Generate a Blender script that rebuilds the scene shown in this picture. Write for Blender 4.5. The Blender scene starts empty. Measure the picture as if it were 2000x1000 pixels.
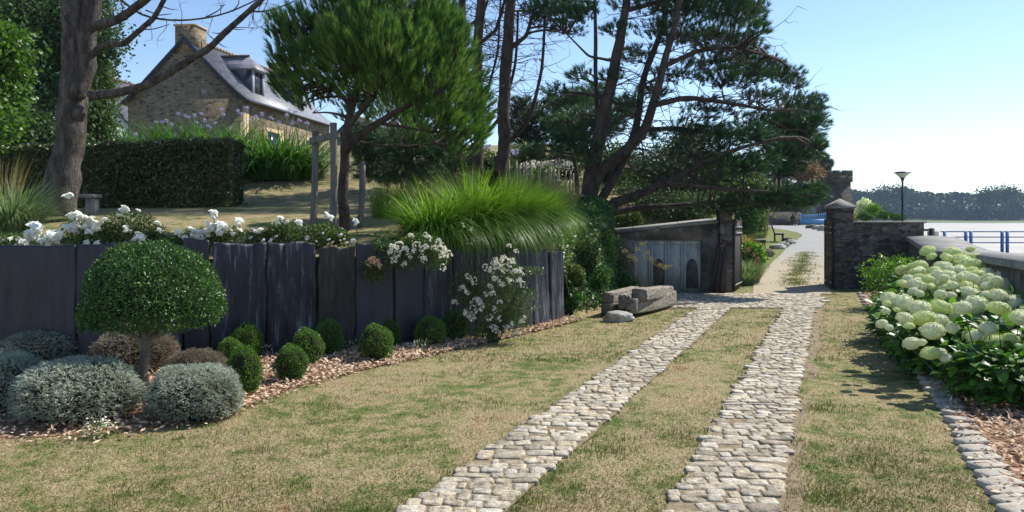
import bpy, bmesh, math, random
import numpy as np
from mathutils import Vector
from mathutils.bvhtree import BVHTree

# ------------------------------------------------------------------ camera, sky, sun
scene = bpy.context.scene
COL = scene.collection
F = 1500.0; HX = 1000.0; HY = 425.0; EYE = 1.7
cam_d = bpy.data.cameras.new('camera'); cam = bpy.data.objects.new('camera', cam_d); COL.objects.link(cam)
cam.location = (0, 0, EYE); cam.rotation_euler = (math.radians(90), 0, 0)
cam_d.sensor_width = 36; cam_d.lens = 27; cam_d.shift_y = -75 / 2000
cam_d.clip_start = 0.05; cam_d.clip_end = 6000
scene.camera = cam
SUN_AZ = math.atan2(0.84, 0.54); SUN_EL = math.radians(46)
world = bpy.data.worlds.new('World'); scene.world = world; world.use_nodes = True
wn = world.node_tree.nodes; sky = wn.new('ShaderNodeTexSky'); sky.sky_type = 'NISHITA'; sky.sun_disc = False
sky.sun_elevation = SUN_EL; sky.sun_rotation = SUN_AZ; sky.air_density = 0.85; sky.dust_density = 0.1; sky.ozone_density = 2.2
world.node_tree.links.new(sky.outputs[0], wn['Background'].inputs[0]); wn['Background'].inputs[1].default_value = 0.118
sd = bpy.data.lights.new('sun', 'SUN'); sd.energy = 4.3; sd.angle = math.radians(0.5); sd.color = (1.0, 0.95, 0.86)
sun = bpy.data.objects.new('sun', sd); COL.objects.link(sun)
SDIR = Vector((math.sin(SUN_AZ) * math.cos(SUN_EL), math.cos(SUN_AZ) * math.cos(SUN_EL), math.sin(SUN_EL)))
sun.rotation_euler = SDIR.to_track_quat('Z', 'Y').to_euler(); sun.location = (20, 10, 30)
scene.view_settings.view_transform = 'Standard'; scene.view_settings.look = 'None'
scene.view_settings.exposure = 0.7; scene.view_settings.gamma = 1.0
scene.cycles.max_bounces = 6; scene.cycles.transparent_max_bounces = 8

R = np.random.RandomState(7); rd = random.Random(5)
A = np.array

def at(px, py, Y): return A([(px - HX) / F * Y, Y, EYE + (HY - py) / F * Y])
def X_at(px, Y): return (px - HX) / F * Y
def unit(v): return v / (np.linalg.norm(v, axis=-1, keepdims=True) + 1e-9)

# ------------------------------------------------------------------ numpy noise
_perm = np.random.RandomState(3).rand(64, 64, 64)
def noise3(p):
    p = np.asarray(p, float); i = np.floor(p).astype(int); f = p - i; f = f * f * (3 - 2 * f)
    out = 0
    for a in (0, 1):
        for b in (0, 1):
            for c in (0, 1):
                w = (f[..., 0] if a else 1 - f[..., 0]) * (f[..., 1] if b else 1 - f[..., 1]) * (f[..., 2] if c else 1 - f[..., 2])
                out = out + w * _perm[(i[..., 0] + a) % 64, (i[..., 1] + b) % 64, (i[..., 2] + c) % 64]
    return out - 0.5
def fbm(p, o=3):
    p = np.asarray(p, float); return sum(noise3(p * 2 ** k + 7.3 * k) / 2 ** k for k in range(o))

# ------------------------------------------------------------------ mesh builder
class MB:
    def __init__(s): s.v = []; s.f = []; s.c = []; s.n = 0
    def add(s, V, Fc, rnd=0.5):
        V = np.asarray(V, float).reshape(-1, 3); Fc = np.asarray(Fc, int)
        s.v.append(V); s.f.append(Fc + s.n); s.n += len(V)
        s.c.append(np.broadcast_to(np.asarray(rnd, float), (len(V),)).copy())
    def mesh(s, name, mats, off=None, smooth=False):
        V = np.concatenate(s.v)
        if off is not None: V = V - np.asarray(off)
        me = bpy.data.meshes.new(name); me.vertices.add(len(V)); me.vertices.foreach_set('co', V.astype(np.float32).ravel())
        loops = np.concatenate([f.ravel() for f in s.f]); tot = np.concatenate([np.full(len(f), f.shape[1]) for f in s.f])
        st = np.concatenate([[0], np.cumsum(tot)[:-1]])
        me.loops.add(len(loops)); me.loops.foreach_set('vertex_index', loops.astype(np.int32))
        me.polygons.add(len(tot)); me.polygons.foreach_set('loop_start', st.astype(np.int32))
        if smooth: me.polygons.foreach_set('use_smooth', np.ones(len(tot), bool))
        me.update(calc_edges=True); 
        at_ = me.attributes.new('rnd', 'FLOAT', 'POINT'); at_.data.foreach_set('value', np.concatenate(s.c).astype(np.float32))
        for m in (mats if isinstance(mats, (list, tuple)) else [mats]): me.materials.append(m)
        return me
    def build(s, name, mats, parent=None, smooth=False, local=False):
        off = None if (parent is None or local) else A(parent_world(parent))
        o = bpy.data.objects.new(name, s.mesh(name, mats, off, smooth)); COL.objects.link(o)
        if parent is not None: o.parent = parent
        return o
def parent_world(p):
    v = Vector((0, 0, 0))
    while p is not None: v = v + p.location; p = p.parent
    return v
def tag(o, label=None, cat=None, group=None, kind=None):
    if label: o['label'] = label
    if cat: o['category'] = cat
    if group: o['group'] = group
    if kind: o['kind'] = kind
    return o
def thing(name, loc, label, cat, group=None, rz=0.0):
    o = bpy.data.objects.new(name, None); COL.objects.link(o); o.location = tuple(float(q) for q in loc); o.rotation_euler = (0, 0, rz)
    o.empty_display_size = 0.2
    return tag(o, label, cat, group)
def inst(name, me, parent, loc, scale=1.0, rot=(0, 0, 0)):
    o = bpy.data.objects.new(name, me); COL.objects.link(o); o.parent = parent
    o.location = tuple(float(q) for q in loc); o.rotation_euler = rot
    o.scale = (scale,) * 3 if np.isscalar(scale) else scale
    return o
def bevel(o, w=0.01, seg=2):
    m = o.modifiers.new('bevel', 'BEVEL'); m.width = w; m.segments = seg; m.limit_method = 'ANGLE'; return o

QUAD = A([[0, 1, 2, 3]])
def box(mb, lo, hi, ax=None, org=None, rnd=0.5):
    lo = A(lo, float); hi = A(hi, float)
    c = A([[x, y, z] for z in (0, 1) for (x, y) in ((0, 0), (1, 0), (1, 1), (0, 1))], float)
    V = lo + c * (hi - lo)
    if ax is not None: V = V @ A(ax, float)
    if org is not None: V = V + A(org)
    mb.add(V, [[3, 2, 1, 0], [4, 5, 6, 7], [0, 1, 5, 4], [1, 2, 6, 5], [2, 3, 7, 6], [3, 0, 4, 7]], rnd)
def rotz(a): c, s = math.cos(a), math.sin(a); return A([[c, s, 0], [-s, c, 0], [0, 0, 1]])   # rows = local axes in world
def beam(mb, a, b, w, h=None, rnd=0.5, up=(0, 0, 1)):
    a = A(a, float); b = A(b, float); h = h or w; d = b - a; L = np.linalg.norm(d); d /= L
    u = A(up, float)
    if abs(d @ u) > 0.95: u = A([0, 1.0, 0])
    s_ = np.cross(d, u); s_ /= np.linalg.norm(s_); t = np.cross(s_, d)
    box(mb, (0, -w / 2, -h / 2), (L, w / 2, h / 2), A([d, s_, t]), a, rnd)
def tube(mb, pts, rad, sides=8, rough=0.0, rnd=0.5, cap=True):
    P = np.asarray(pts, float); n = len(P); rad = np.broadcast_to(np.asarray(rad, float), (n,))
    T = unit(np.gradient(P, axis=0)); ref = A([0.13, 0.97, 0.2]) if abs(T[0] @ A([0.13, 0.97, 0.2])) < 0.9 else A([1.0, 0, 0])
    S = unit(np.cross(T, ref)); U = np.cross(T, S); a = np.arange(sides) / sides * 2 * math.pi
    rr = rad[:, None] * np.ones(sides)
    ring = P[:, None] + (np.cos(a)[None, :, None] * S[:, None] + np.sin(a)[None, :, None] * U[:, None]) * rr[..., None]
    if rough:
        k = 1 + rough * 2 * fbm(ring * (0.9 / max(rad.max(), 0.02)) , 2); ring = P[:, None] + (ring - P[:, None]) * k[..., None]
    V = ring.reshape(-1, 3); i = np.arange(n - 1)[:, None] * sides; j = np.arange(sides)[None]; k2 = (j + 1) % sides
    mb.add(V, np.stack([i + j, i + k2, i + sides + k2, i + sides + j], -1).reshape(-1, 4), rnd)
    if cap:
        c0 = mb.n
        mb.add(P[[0, -1]], np.zeros((0, 3), int), rnd)
        jj = np.arange(sides); kk = (jj + 1) % sides; b0 = c0 - len(V)
        mb.f.append(np.stack([np.full(sides, c0), b0 + kk, b0 + jj], -1)); e = b0 + (n - 1) * sides
        mb.f.append(np.stack([np.full(sides, c0 + 1), e + jj, e + kk], -1))
def smooth_path(P, n):
    P = np.asarray(P, float); t = np.concatenate([[0], np.cumsum(np.linalg.norm(np.diff(P, axis=0), axis=1))]); 
    Q = np.stack([np.interp(np.linspace(0, t[-1], n), t, P[:, k]) for k in range(P.shape[1])], -1)
    for _ in range(2): Q[1:-1] = (Q[:-2] + 2 * Q[1:-1] + Q[2:]) / 4
    return Q
def lathe(mb, prof, seg=24, c=(0, 0, 0), rnd=0.5):
    prof = A(prof, float); a = np.arange(seg) / seg * 2 * math.pi
    V = np.stack([prof[:, 0:1] * np.cos(a), prof[:, 0:1] * np.sin(a), prof[:, 1:2] + 0 * a], -1) + A(c); n = len(prof)
    i = np.arange(n - 1)[:, None] * seg; j = np.arange(seg)[None]; k = (j + 1) % seg
    mb.add(V.reshape(-1, 3), np.stack([i + j, i + k, i + seg + k, i + seg + j], -1).reshape(-1, 4), rnd)
_bm = bmesh.new(); bmesh.ops.create_icosphere(_bm, subdivisions=3, radius=1); ICO_V = A([v.co[:] for v in _bm.verts]); ICO_F = A([[v.index for v in f.verts] for f in _bm.faces]); _bm.free()
def blob(mb, c, s, amp=0.12, freq=1.6, seed=0, rnd=0.5, flat=None):
    V = ICO_V * (1 + amp * 2 * fbm(ICO_V * freq + seed * 3.7, 3))[:, None]
    if flat: V = np.sign(V) * np.abs(V) ** flat
    mb.add(V * A(s) + A(c), ICO_F, rnd)
# ---- scatter primitives (vectorised)
def rdir(n, up=0.0):
    v = R.normal(size=(n, 3)); v = unit(v); v[:, 2] += up; return unit(v)
def leaves(mb, pos, d, nrm, L, W, rnd=None, fold=0.15, six=False):
    n = len(pos); d = unit(d); s_ = unit(np.cross(d, nrm)); nn = np.cross(s_, d)
    L = np.broadcast_to(L, (n,))[:, None]; W = np.broadcast_to(W, (n,))[:, None]
    rnd = R.rand(n) if rnd is None else rnd
    if not six:
        V = np.stack([pos, pos + d * L * .5 + s_ * W / 2 + nn * W * fold, pos + d * L, pos + d * L * .5 - s_ * W / 2 + nn * W * fold], 1)
        b = np.arange(n)[:, None] * 4; Fc = np.concatenate([b + A([[0, 1, 2]]), b + A([[0, 2, 3]])])
        mb.add(V.reshape(-1, 3), Fc, np.repeat(rnd, 4))
    else:
        V = np.stack([pos, pos + d * L * .35 + s_ * W * .5 + nn * W * fold, pos + d * L * .7 + s_ * W * .38 + nn * W * fold * .8, pos + d * L - nn * W * .15,
                      pos + d * L * .7 - s_ * W * .38 + nn * W * fold * .8, pos + d * L * .35 - s_ * W * .5 + nn * W * fold, pos + d * L * .55 + nn * W * .05], 1)
        b = np.arange(n)[:, None] * 7
        Fc = np.concatenate([b + A([q]) for q in ([6, 0, 1], [6, 1, 2], [6, 2, 3], [6, 3, 4], [6, 4, 5], [6, 5, 0])])
        mb.add(V.reshape(-1, 3), Fc, np.repeat(rnd, 7))
def needles(mb, pos, d, L, W, rnd=None):
    n = len(pos); d = unit(d); s_ = unit(np.cross(d, rdir(n))); L = np.broadcast_to(L, (n,))[:, None]; W = np.broadcast_to(W, (n,))[:, None]
    rnd = R.rand(n) if rnd is None else rnd
    V = np.stack([pos - s_ * W / 2, pos + s_ * W / 2, pos + d * L], 1)
    mb.add(V.reshape(-1, 3), np.arange(n * 3).reshape(-1, 3), np.repeat(rnd, 3))
def tufts(mb, pos, d, k, L, W, spread=0.7, stem=0.0):
    n = len(pos); rr = R.rand(n); P = np.repeat(pos, k, 0); D = np.repeat(unit(d), k, 0)
    if stem: P = P + D * (R.rand(n * k, 1) * stem)
    DD = unit(D + spread * rdir(n * k)); 
    needles(mb, P, DD, L * (0.7 + .5 * R.rand(n * k)), W, np.clip(np.repeat(rr, k) * .75 + .25 * R.rand(n * k), 0, 1))
def blades(mb, base, az, L, lean, W, seg=5, rnd=None, droop=1.0, stiff=1.6, init=.12):
    n = len(base); t = np.linspace(0, 1, seg + 1)[None, :, None]
    h = np.stack([np.cos(az), np.sin(az), 0 * az], -1)[:, None]; L = np.broadcast_to(L, (n,))[:, None, None]; lean = np.broadcast_to(lean, (n,))[:, None, None]
    ang = lean * (init + (1 - init) * t ** stiff)
    dt = 1.0 / seg
    dirs = h * np.sin(ang * droop) + A([0, 0, 1.0]) * np.cos(ang * droop)
    P = base[:, None] + np.concatenate([np.zeros((n, 1, 3)), np.cumsum(dirs[:, :-1] * L * dt, 1)], 1)
    s_ = np.stack([-np.sin(az), np.cos(az), 0 * az], -1)[:, None]; w = (1 - t ** 2) * .5 + .03
    W = np.broadcast_to(W, (n,))[:, None, None]
    V = np.stack([P - s_ * w * W, P + s_ * w * W], 2).reshape(n, -1, 3); m = (seg + 1) * 2
    q = A([[2 * i, 2 * i + 1, 2 * i + 3, 2 * i + 2] for i in range(seg)]); b = (np.arange(n) * m)[:, None, None]
    mb.add(V.reshape(-1, 3), (b + q).reshape(-1, 4), np.repeat(R.rand(n) if rnd is None else rnd, m))
def ell(n, c, s, p=0.33):
    v = rdir(n); r = R.rand(n) ** p; return A(c) + v * r[:, None] * A(s), v

# ------------------------------------------------------------------ materials
def newmat(name):
    m = bpy.data.materials.new(name); m.use_nodes = True; nt = m.node_tree; b = nt.nodes['Principled BSDF']; return m, nt, b
def ramp(nt, src, stops):
    r = nt.nodes.new('ShaderNodeValToRGB'); e = r.color_ramp.elements
    while len(e) < len(stops): e.new(0.5)
    for q, (p, c) in zip(e, stops): q.position = p; q.color = (*c, 1) if len(c) == 3 else c
    nt.links.new(src, r.inputs[0]); return r.outputs[0]
def mixc(nt, fac, a, b, mode='MIX'):
    n = nt.nodes.new('ShaderNodeMix'); n.data_type = 'RGBA'; n.blend_type = mode
    for i, v in ((0, fac), (6, a), (7, b)):
        if hasattr(v, 'is_output'): nt.links.new(v, n.inputs[i])
        else: n.inputs[i].default_value = v if i == 0 else ((*v, 1) if len(v) == 3 else v)
    return n.outputs[2]
def coords(nt, scale=(1, 1, 1), world=False, rot=(0, 0, 0)):
    if world: src = nt.nodes.new('ShaderNodeNewGeometry').outputs['Position']
    else: src = nt.nodes.new('ShaderNodeTexCoord').outputs['Object']
    mp = nt.nodes.new('ShaderNodeMapping'); mp.inputs['Scale'].default_value = scale; mp.inputs['Rotation'].default_value = rot
    nt.links.new(src, mp.inputs[0]); return mp.outputs[0]
def noise(nt, vec, scale, detail=4, rough=.55, dist=0):
    n = nt.nodes.new('ShaderNodeTexNoise'); n.inputs['Scale'].default_value = scale; n.inputs['Detail'].default_value = detail
    n.inputs['Roughness'].default_value = rough; n.inputs['Distortion'].default_value = dist; nt.links.new(vec, n.inputs['Vector']); return n.outputs['Fac']
def bump(nt, b, h, strength=.4, dist=.02, prev=None):
    n = nt.nodes.new('ShaderNodeBump'); n.inputs['Strength'].default_value = strength; n.inputs['Distance'].default_value = dist
    nt.links.new(h, n.inputs['Height'])
    if prev is not None: nt.links.new(prev, n.inputs['Normal'])
    nt.links.new(n.outputs[0], b.inputs['Normal']); return n.outputs[0]
def math_(nt, op, a, b=None):
    n = nt.nodes.new('ShaderNodeMath'); n.operation = op
    for i, v in enumerate((a, b)):
        if v is None: continue
        if hasattr(v, 'is_output'): nt.links.new(v, n.inputs[i])
        else: n.inputs[i].default_value = v
    return n.outputs[0]
def foliage(name, cols, rough=.5, trans=.3, spec=.3, tint=(1.0, 1.0, .6)):
    m, nt, b = newmat(name); a = nt.nodes.new('ShaderNodeAttribute'); a.attribute_name = 'rnd'
    k = len(cols); c = ramp(nt, a.outputs['Fac'], [(i / max(k - 1, 1), q) for i, q in enumerate(cols)])
    nt.links.new(c, b.inputs['Base Color']); b.inputs['Roughness'].default_value = rough; b.inputs['Specular IOR Level'].default_value = spec
    if trans > 0:
        t = nt.nodes.new('ShaderNodeBsdfTranslucent'); c2 = mixc(nt, 1.0, c, (*[q * 1.5 for q in tint], 1), 'MULTIPLY'); nt.links.new(c2, t.inputs[0])
        mx = nt.nodes.new('ShaderNodeMixShader'); mx.inputs[0].default_value = trans
        nt.links.new(b.outputs[0], mx.inputs[1]); nt.links.new(t.outputs[0], mx.inputs[2]); nt.links.new(mx.outputs[0], nt.nodes['Material Output'].inputs[0])
    return m
def rough_mat(name, c1, c2, scale=6, rough=.85, bs=.4, bd=.02, stretch=(1, 1, 1), spec=.25, c3=None, world=False):
    m, nt, b = newmat(name); v = coords(nt, stretch, world); n1 = noise(nt, v, scale, 6, .65); n2 = noise(nt, v, scale * 6, 4)
    st = [(.32, c1), (.68, c2)] if c3 is None else [(.3, c1), (.5, c2), (.72, c3)]
    c = ramp(nt, n1, st); c = mixc(nt, .35, c, ramp(nt, n2, [(.3, (.25,) * 3), (.7, (.8,) * 3)]), 'OVERLAY')
    nt.links.new(c, b.inputs['Base Color']); b.inputs['Roughness'].default_value = rough; b.inputs['Specular IOR Level'].default_value = spec
    bump(nt, b, math_(nt, 'ADD', n1, math_(nt, 'MULTIPLY', n2, .4)), bs, bd); return m
def stone_mat(name, cols, mortar, scale=4, zs=2.0, mw=.05, lichen=None, bd=.03, attr=False):
    m, nt, b = newmat(name); v = coords(nt, (1, 1, zs))
    w = nt.nodes.new('ShaderNodeTexNoise'); w.inputs['Scale'].default_value = scale * 1.2; nt.links.new(v, w.inputs['Vector'])
    ad = nt.nodes.new('ShaderNodeVectorMath'); ad.operation = 'MULTIPLY_ADD'; ad.inputs[1].default_value = (.12,) * 3
    nt.links.new(w.outputs['Color'], ad.inputs[0]); nt.links.new(v, ad.inputs[2]); v2 = ad.outputs[0]
    vo = nt.nodes.new('ShaderNodeTexVoronoi'); vo.inputs['Scale'].default_value = scale; nt.links.new(v2, vo.inputs['Vector'])
    ve = nt.nodes.new('ShaderNodeTexVoronoi'); ve.feature = 'DISTANCE_TO_EDGE'; ve.inputs['Scale'].default_value = scale; nt.links.new(v2, ve.inputs['Vector'])
    sep = nt.nodes.new('ShaderNodeSeparateColor'); nt.links.new(vo.outputs['Color'], sep.inputs[0])
    k = len(cols); c = ramp(nt, sep.outputs[0], [(i / (k - 1), q) for i, q in enumerate(cols)])
    n2 = noise(nt, v, scale * 8, 5); c = mixc(nt, .5, c, ramp(nt, n2, [(.3, (.3,) * 3), (.7, (.75,) * 3)]), 'OVERLAY')
    e = ramp(nt, ve.outputs['Distance'], [(mw * .35, (0,) * 3), (mw, (1,) * 3)]); c = mixc(nt, e, mortar, c)
    if lichen:
        n3 = noise(nt, coords(nt), 1.7, 5, .7); c = mixc(nt, ramp(nt, n3, [(.56, (0,) * 3), (.66, (.75,) * 3)]), c, lichen)
    nt.links.new(c, b.inputs['Base Color']); b.inputs['Roughness'].default_value = .9; b.inputs['Specular IOR Level'].default_value = .2
    bump(nt, b, math_(nt, 'ADD', e, math_(nt, 'MULTIPLY', n2, .4)), .6, bd); return m
def plain(name, c, rough=.5, metal=0, spec=.5, var=.12):
    m, nt, b = newmat(name); n1 = noise(nt, coords(nt), 9, 5); 
    nt.links.new(mixc(nt, ramp(nt, n1, [(.35, (0,) * 3), (.65, (1,) * 3)]), tuple(q * (1 - var) for q in c), tuple(min(1, q * (1 + var)) for q in c)), b.inputs['Base Color'])
    b.inputs['Roughness'].default_value = rough; b.inputs['Metallic'].default_value = metal; b.inputs['Specular IOR Level'].default_value = spec; return m

def lawn_nodes(nt):
    v = coords(nt, world=True)
    n1 = noise(nt, v, .9, 6, .7, .6); n2 = noise(nt, v, 5.5, 6, .7); n3 = noise(nt, v, 42, 3, .6)
    s_ = math_(nt, 'ADD', math_(nt, 'MULTIPLY', n1, .55), math_(nt, 'MULTIPLY', n2, .6))
    return s_, n3, v
def lawn_mat(name, blade=False):
    m, nt, b = newmat(name); s_, n3, v = lawn_nodes(nt)
    c = ramp(nt, s_, [(.42, (.26, .165, .09)), (.49, (.33, .265, .16)), (.57, (.28, .24, .13)), (.62, (.175, .18, .07)), (.69, (.09, .13, .035))])
    sy = nt.nodes.new('ShaderNodeSeparateXYZ'); nt.links.new(v, sy.inputs[0]); gz_ = ramp(nt, math_(nt, 'DIVIDE', sy.outputs[1], 100.0), [(.175, (0,) * 3), (.19, (.8,) * 3), (1, (.8,) * 3)]); gx_ = ramp(nt, math_(nt, 'DIVIDE', sy.outputs[0], 10.0), [(.45, (0,) * 3), (.5, (1,) * 3)])
    c = mixc(nt, mixc(nt, 1.0, gz_, gx_, 'MULTIPLY'), c, mixc(nt, s_, (.05, .10, .015), (.20, .22, .07)))
    if blade:
        a = nt.nodes.new('ShaderNodeAttribute'); a.attribute_name = 'rnd'
        c = mixc(nt, 1.0, c, ramp(nt, a.outputs['Fac'], [(0, (.6, .85, .45)), (.4, (.95, 1.0, .8)), (.75, (1.25, 1.15, 1.1)), (1, (1.9, 1.6, 1.45))]), 'MULTIPLY')
    else:
        c = mixc(nt, .8, c, ramp(nt, n3, [(.3, (.22, .20, .17)), (.7, (.75, .75, .72))]), 'OVERLAY'); bump(nt, b, n3, .7, .03)
    nt.links.new(c, b.inputs['Base Color']); b.inputs['Roughness'].default_value = .9; b.inputs['Specular IOR Level'].default_value = .12
    return m
M = {}
M['lawn'] = lawn_mat('lawn'); M['blade'] = lawn_mat('lawn_blade', True)
M['soil'] = rough_mat('track_soil', (.15, .11, .065), (.30, .235, .15), 9, .95, .6, .02, world=True)
M['cobble'] = (lambda: None)
def cobble_mat():
    m, nt, b = newmat('cobble_stone'); a = nt.nodes.new('ShaderNodeAttribute'); a.attribute_name = 'rnd'; v = coords(nt)
    c = ramp(nt, a.outputs['Fac'], [(0, (.29, .25, .19)), (.25, (.45, .385, .285)), (.5, (.43, .39, .33)), (.75, (.51, .43, .315)), (1, (.58, .535, .455))])
    n1 = noise(nt, v, 14, 6, .7); c = mixc(nt, .75, c, ramp(nt, n1, [(.32, (.12, .11, .09)), (.62, (.70, .70, .69))]), 'OVERLAY')
    nt.links.new(c, b.inputs['Base Color']); b.inputs['Roughness'].default_value = .8; b.inputs['Specular IOR Level'].default_value = .25
    bump(nt, b, n1, 1.0, .035); return m
M['cobble'] = cobble_mat()
def path_mat():
    m, nt, b = newmat('dusty_path'); v = coords(nt, world=True); n1 = noise(nt, v, .8, 5, .6); n2 = noise(nt, v, 9, 6, .7); n3 = noise(nt, v, 50, 3)
    c = ramp(nt, n2, [(.3, (.30, .245, .165)), (.7, (.43, .365, .26))])
    sx = nt.nodes.new('ShaderNodeSeparateXYZ'); nt.links.new(v, sx.inputs[0])
    far = ramp(nt, math_(nt, 'DIVIDE', sx.outputs[1], 60.0), [(.38, (0,) * 3), (.55, (1,) * 3)])
    c = mixc(nt, far, c, mixc(nt, n1, (.24, .235, .23), (.33, .32, .31)))
    at_ = nt.nodes.new('ShaderNodeAttribute'); at_.attribute_name = 'rnd'
    g = ramp(nt, math_(nt, 'MULTIPLY', at_.outputs['Fac'], math_(nt, 'ADD', n2, .35)), [(.50, (0,) * 3), (.80, (.9,) * 3)])
    gy = ramp(nt, math_(nt, 'DIVIDE', sx.outputs[1], 60.0), [(.33, (.42, .32, .18)), (.38, (.15, .17, .05))]); c = mixc(nt, g, c, gy)
    c = mixc(nt, .5, c, ramp(nt, n3, [(.3, (.35,) * 3), (.7, (.65,) * 3)]), 'OVERLAY')
    nt.links.new(c, b.inputs['Base Color']); b.inputs['Roughness'].default_value = .95; bump(nt, b, n2, .5, .04); return m
M['path'] = path_mat()
M['sand'] = rough_mat('tidal_sand', (.29, .265, .22), (.36, .335, .29), .05, .6, .2, .1, (1, 4, 1), .4, (.45, .41, .34), world=True)
M['marsh'] = rough_mat('salt_marsh', (.08, .12, .05), (.14, .18, .07), .08, .9, .3, .2, world=True)
M['chip'] = foliage('wood_chip', [(.24, .14, .09), (.48, .32, .21), (.62, .46, .32), (.72, .58, .42), (.38, .23, .15)], .85, 0, .2)
M['bed'] = rough_mat('chip_bed', (.12, .065, .035), (.33, .19, .11), 30, .95, .8, .03, world=True, c3=(.45, .29, .18))
M['bark'] = rough_mat('grey_bark', (.035, .028, .026), (.10, .082, .074), 4.5, .9, 1.0, .12, (2.2, 2.2, .8), c3=(.21, .18, .16))
M['darkbark'] = rough_mat('dark_bark', (.025, .02, .018), (.07, .052, .042), 4, .92, .9, .04, (2, 2, .8), c3=(.11, .085, .07))
M['smoothbark'] = rough_mat('pale_shrub_bark', (.12, .105, .085), (.25, .22, .18), 7, .85, .5, .01, (2, 2, .5))
M['deadwood'] = rough_mat('dead_twig', (.12, .09, .075), (.25, .19, .16), 6, .9, .4, .01)
M['topiary'] = foliage('glossy_privet_leaf', [(0.021, 0.055, 0.012), (0.039, 0.104, 0.021), (0.065, 0.156, 0.029), (0.117, 0.221, 0.052)], .42, .2, .45)
M['boxwood'] = foliage('boxwood_leaf', [(0.033, 0.085, 0.012), (0.065, 0.156, 0.018), (0.104, 0.227, 0.026), (0.169, 0.299, 0.046)], .4, .25, .45)
M['core'] = rough_mat('inner_twigs', (.015, .018, .008), (.035, .03, .015), 20, .95, .5, .02)
M['laurel'] = foliage('hedge_leaf', [(0.036, 0.050, 0.017), (0.066, 0.096, 0.030), (0.108, 0.138, 0.048), (0.228, 0.168, 0.084)], .35, .18, .6)
M['lavender'] = foliage('silver_sprig', [(0.187, 0.204, 0.149), (0.297, 0.336, 0.259), (0.407, 0.451, 0.363), (0.517, 0.550, 0.451)], .8, .2, .15, (1, 1, .9))
M['brownsprig'] = foliage('faded_sprig', [(.12, .09, .065), (.20, .16, .12), (.27, .235, .18), (.30, .30, .24)], .8, .2, .15, (1, 1, .9))
M['pine'] = foliage('pine_needle', [(0.017, 0.042, 0.020), (0.031, 0.077, 0.034), (0.053, 0.119, 0.045), (0.084, 0.168, 0.063)], .45, .2, .35)
M['pinebright'] = foliage('bright_pine_needle', [(0.023, 0.057, 0.014), (0.040, 0.109, 0.021), (0.075, 0.167, 0.028), (0.127, 0.230, 0.046), (0.161, 0.184, 0.069)], .42, .35, .4)
M['pinedark'] = foliage('dark_pine_needle', [(0.014, 0.027, 0.016), (0.024, 0.049, 0.027), (0.041, 0.074, 0.035), (0.081, 0.095, 0.047)], .5, .15, .3)
M['brownneedle'] = foliage('brown_needle', [(.10, .055, .02), (.19, .10, .035), (.15, .11, .04)], .6, .3, .2)
M['oak'] = foliage('oak_leaf', [(0.021, 0.046, 0.018), (0.039, 0.078, 0.029), (0.065, 0.117, 0.039), (0.104, 0.150, 0.065)], .6, .25, .25)
M['maple'] = foliage('maple_leaf', [(.04, .09, .015), (.07, .15, .02), (.11, .22, .03)], .45, .4, .4)
M['shrub'] = foliage('shrub_leaf', [(.025, .055, .015), (.05, .10, .022), (.09, .145, .035), (.16, .18, .07)], .45, .3, .4)
M['lime'] = foliage('lime_leaf', [(.05, .12, .012), (.09, .20, .02), (.14, .28, .03)], .4, .4, .4)
M['ivy'] = foliage('ivy_leaf', [(.015, .04, .012), (.035, .09, .018), (.065, .16, .025), (.10, .22, .035)], .38, .3, .5)
M['reed'] = foliage('miscanthus_blade', [(.035, .075, .012), (.065, .15, .016), (.09, .21, .02), (.13, .28, .028), (.15, .28, .04), (.22, .28, .08)], .45, .45, .3, (1, 1, .45))
M['palereed'] = foliage('pale_grass_blade', [(.09, .15, .06), (.16, .24, .11), (.26, .33, .18)], .45, .3, .4)
M['tangrass'] = foliage('tan_grass_blade', [(.22, .16, .07), (.34, .26, .12), (.16, .18, .06), (.42, .34, .19)], .8, .3, .15)
M['strap'] = foliage('strap_leaf', [(.03, .09, .015), (.06, .16, .02), (.10, .23, .035)], .28, .3, .6)
M['tuft'] = foliage('green_grass', [(.05, .08, .02), (.09, .13, .03), (.15, .18, .06), (.26, .24, .12)], .8, .25, .15)
M['lilac'] = foliage('lilac_petal', [(.22, .20, .42), (.34, .31, .55), (.50, .47, .68)], .6, .4, .2, (1, 1, 1))
M['hleaf'] = foliage('hydrangea_leaf', [(.03, .08, .012), (.055, .15, .018), (.09, .22, .025), (.14, .30, .04)], .42, .3, .4)
M['hstem'] = foliage('green_stem', [(.05, .09, .03), (.08, .12, .04)], .6, 0, .3)
M['hwhite'] = foliage('cream_floret', [(.55, .60, .36), (.70, .73, .52), (.78, .79, .64), (.83, .83, .73)], .6, .25, .2, (1, 1, .9))
M['hgreen'] = foliage('lime_floret', [(.48, .56, .25), (.62, .69, .37), (.74, .77, .51), (.82, .83, .66)], .6, .3, .2, (1, 1, .8))
M['pinkfloret'] = foliage('pink_floret', [(.45, .09, .12), (.62, .18, .22), (.60, .30, .22), (.70, .30, .38)], .6, .25, .2, (1, 1, 1))
M['petal'] = foliage('white_petal', [(.74, .74, .66), (.84, .84, .79), (.90, .90, .87)], .55, .3, .2, (1, 1, .95))
M['smallpetal'] = foliage('small_cream_petal', [(.60, .58, .48), (.76, .74, .66), (.84, .83, .78)], .6, .3, .2, (1, 1, .95))
M['blushpetal'] = foliage('faded_blush_petal', [(.50, .30, .20), (.62, .42, .30), (.72, .60, .48)], .6, .3, .2, (1, 1, .9))
M['roseleaf'] = foliage('rose_leaf', [(.025, .06, .015), (.05, .11, .02), (.09, .17, .035), (.15, .17, .05)], .38, .3, .45)
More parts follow.
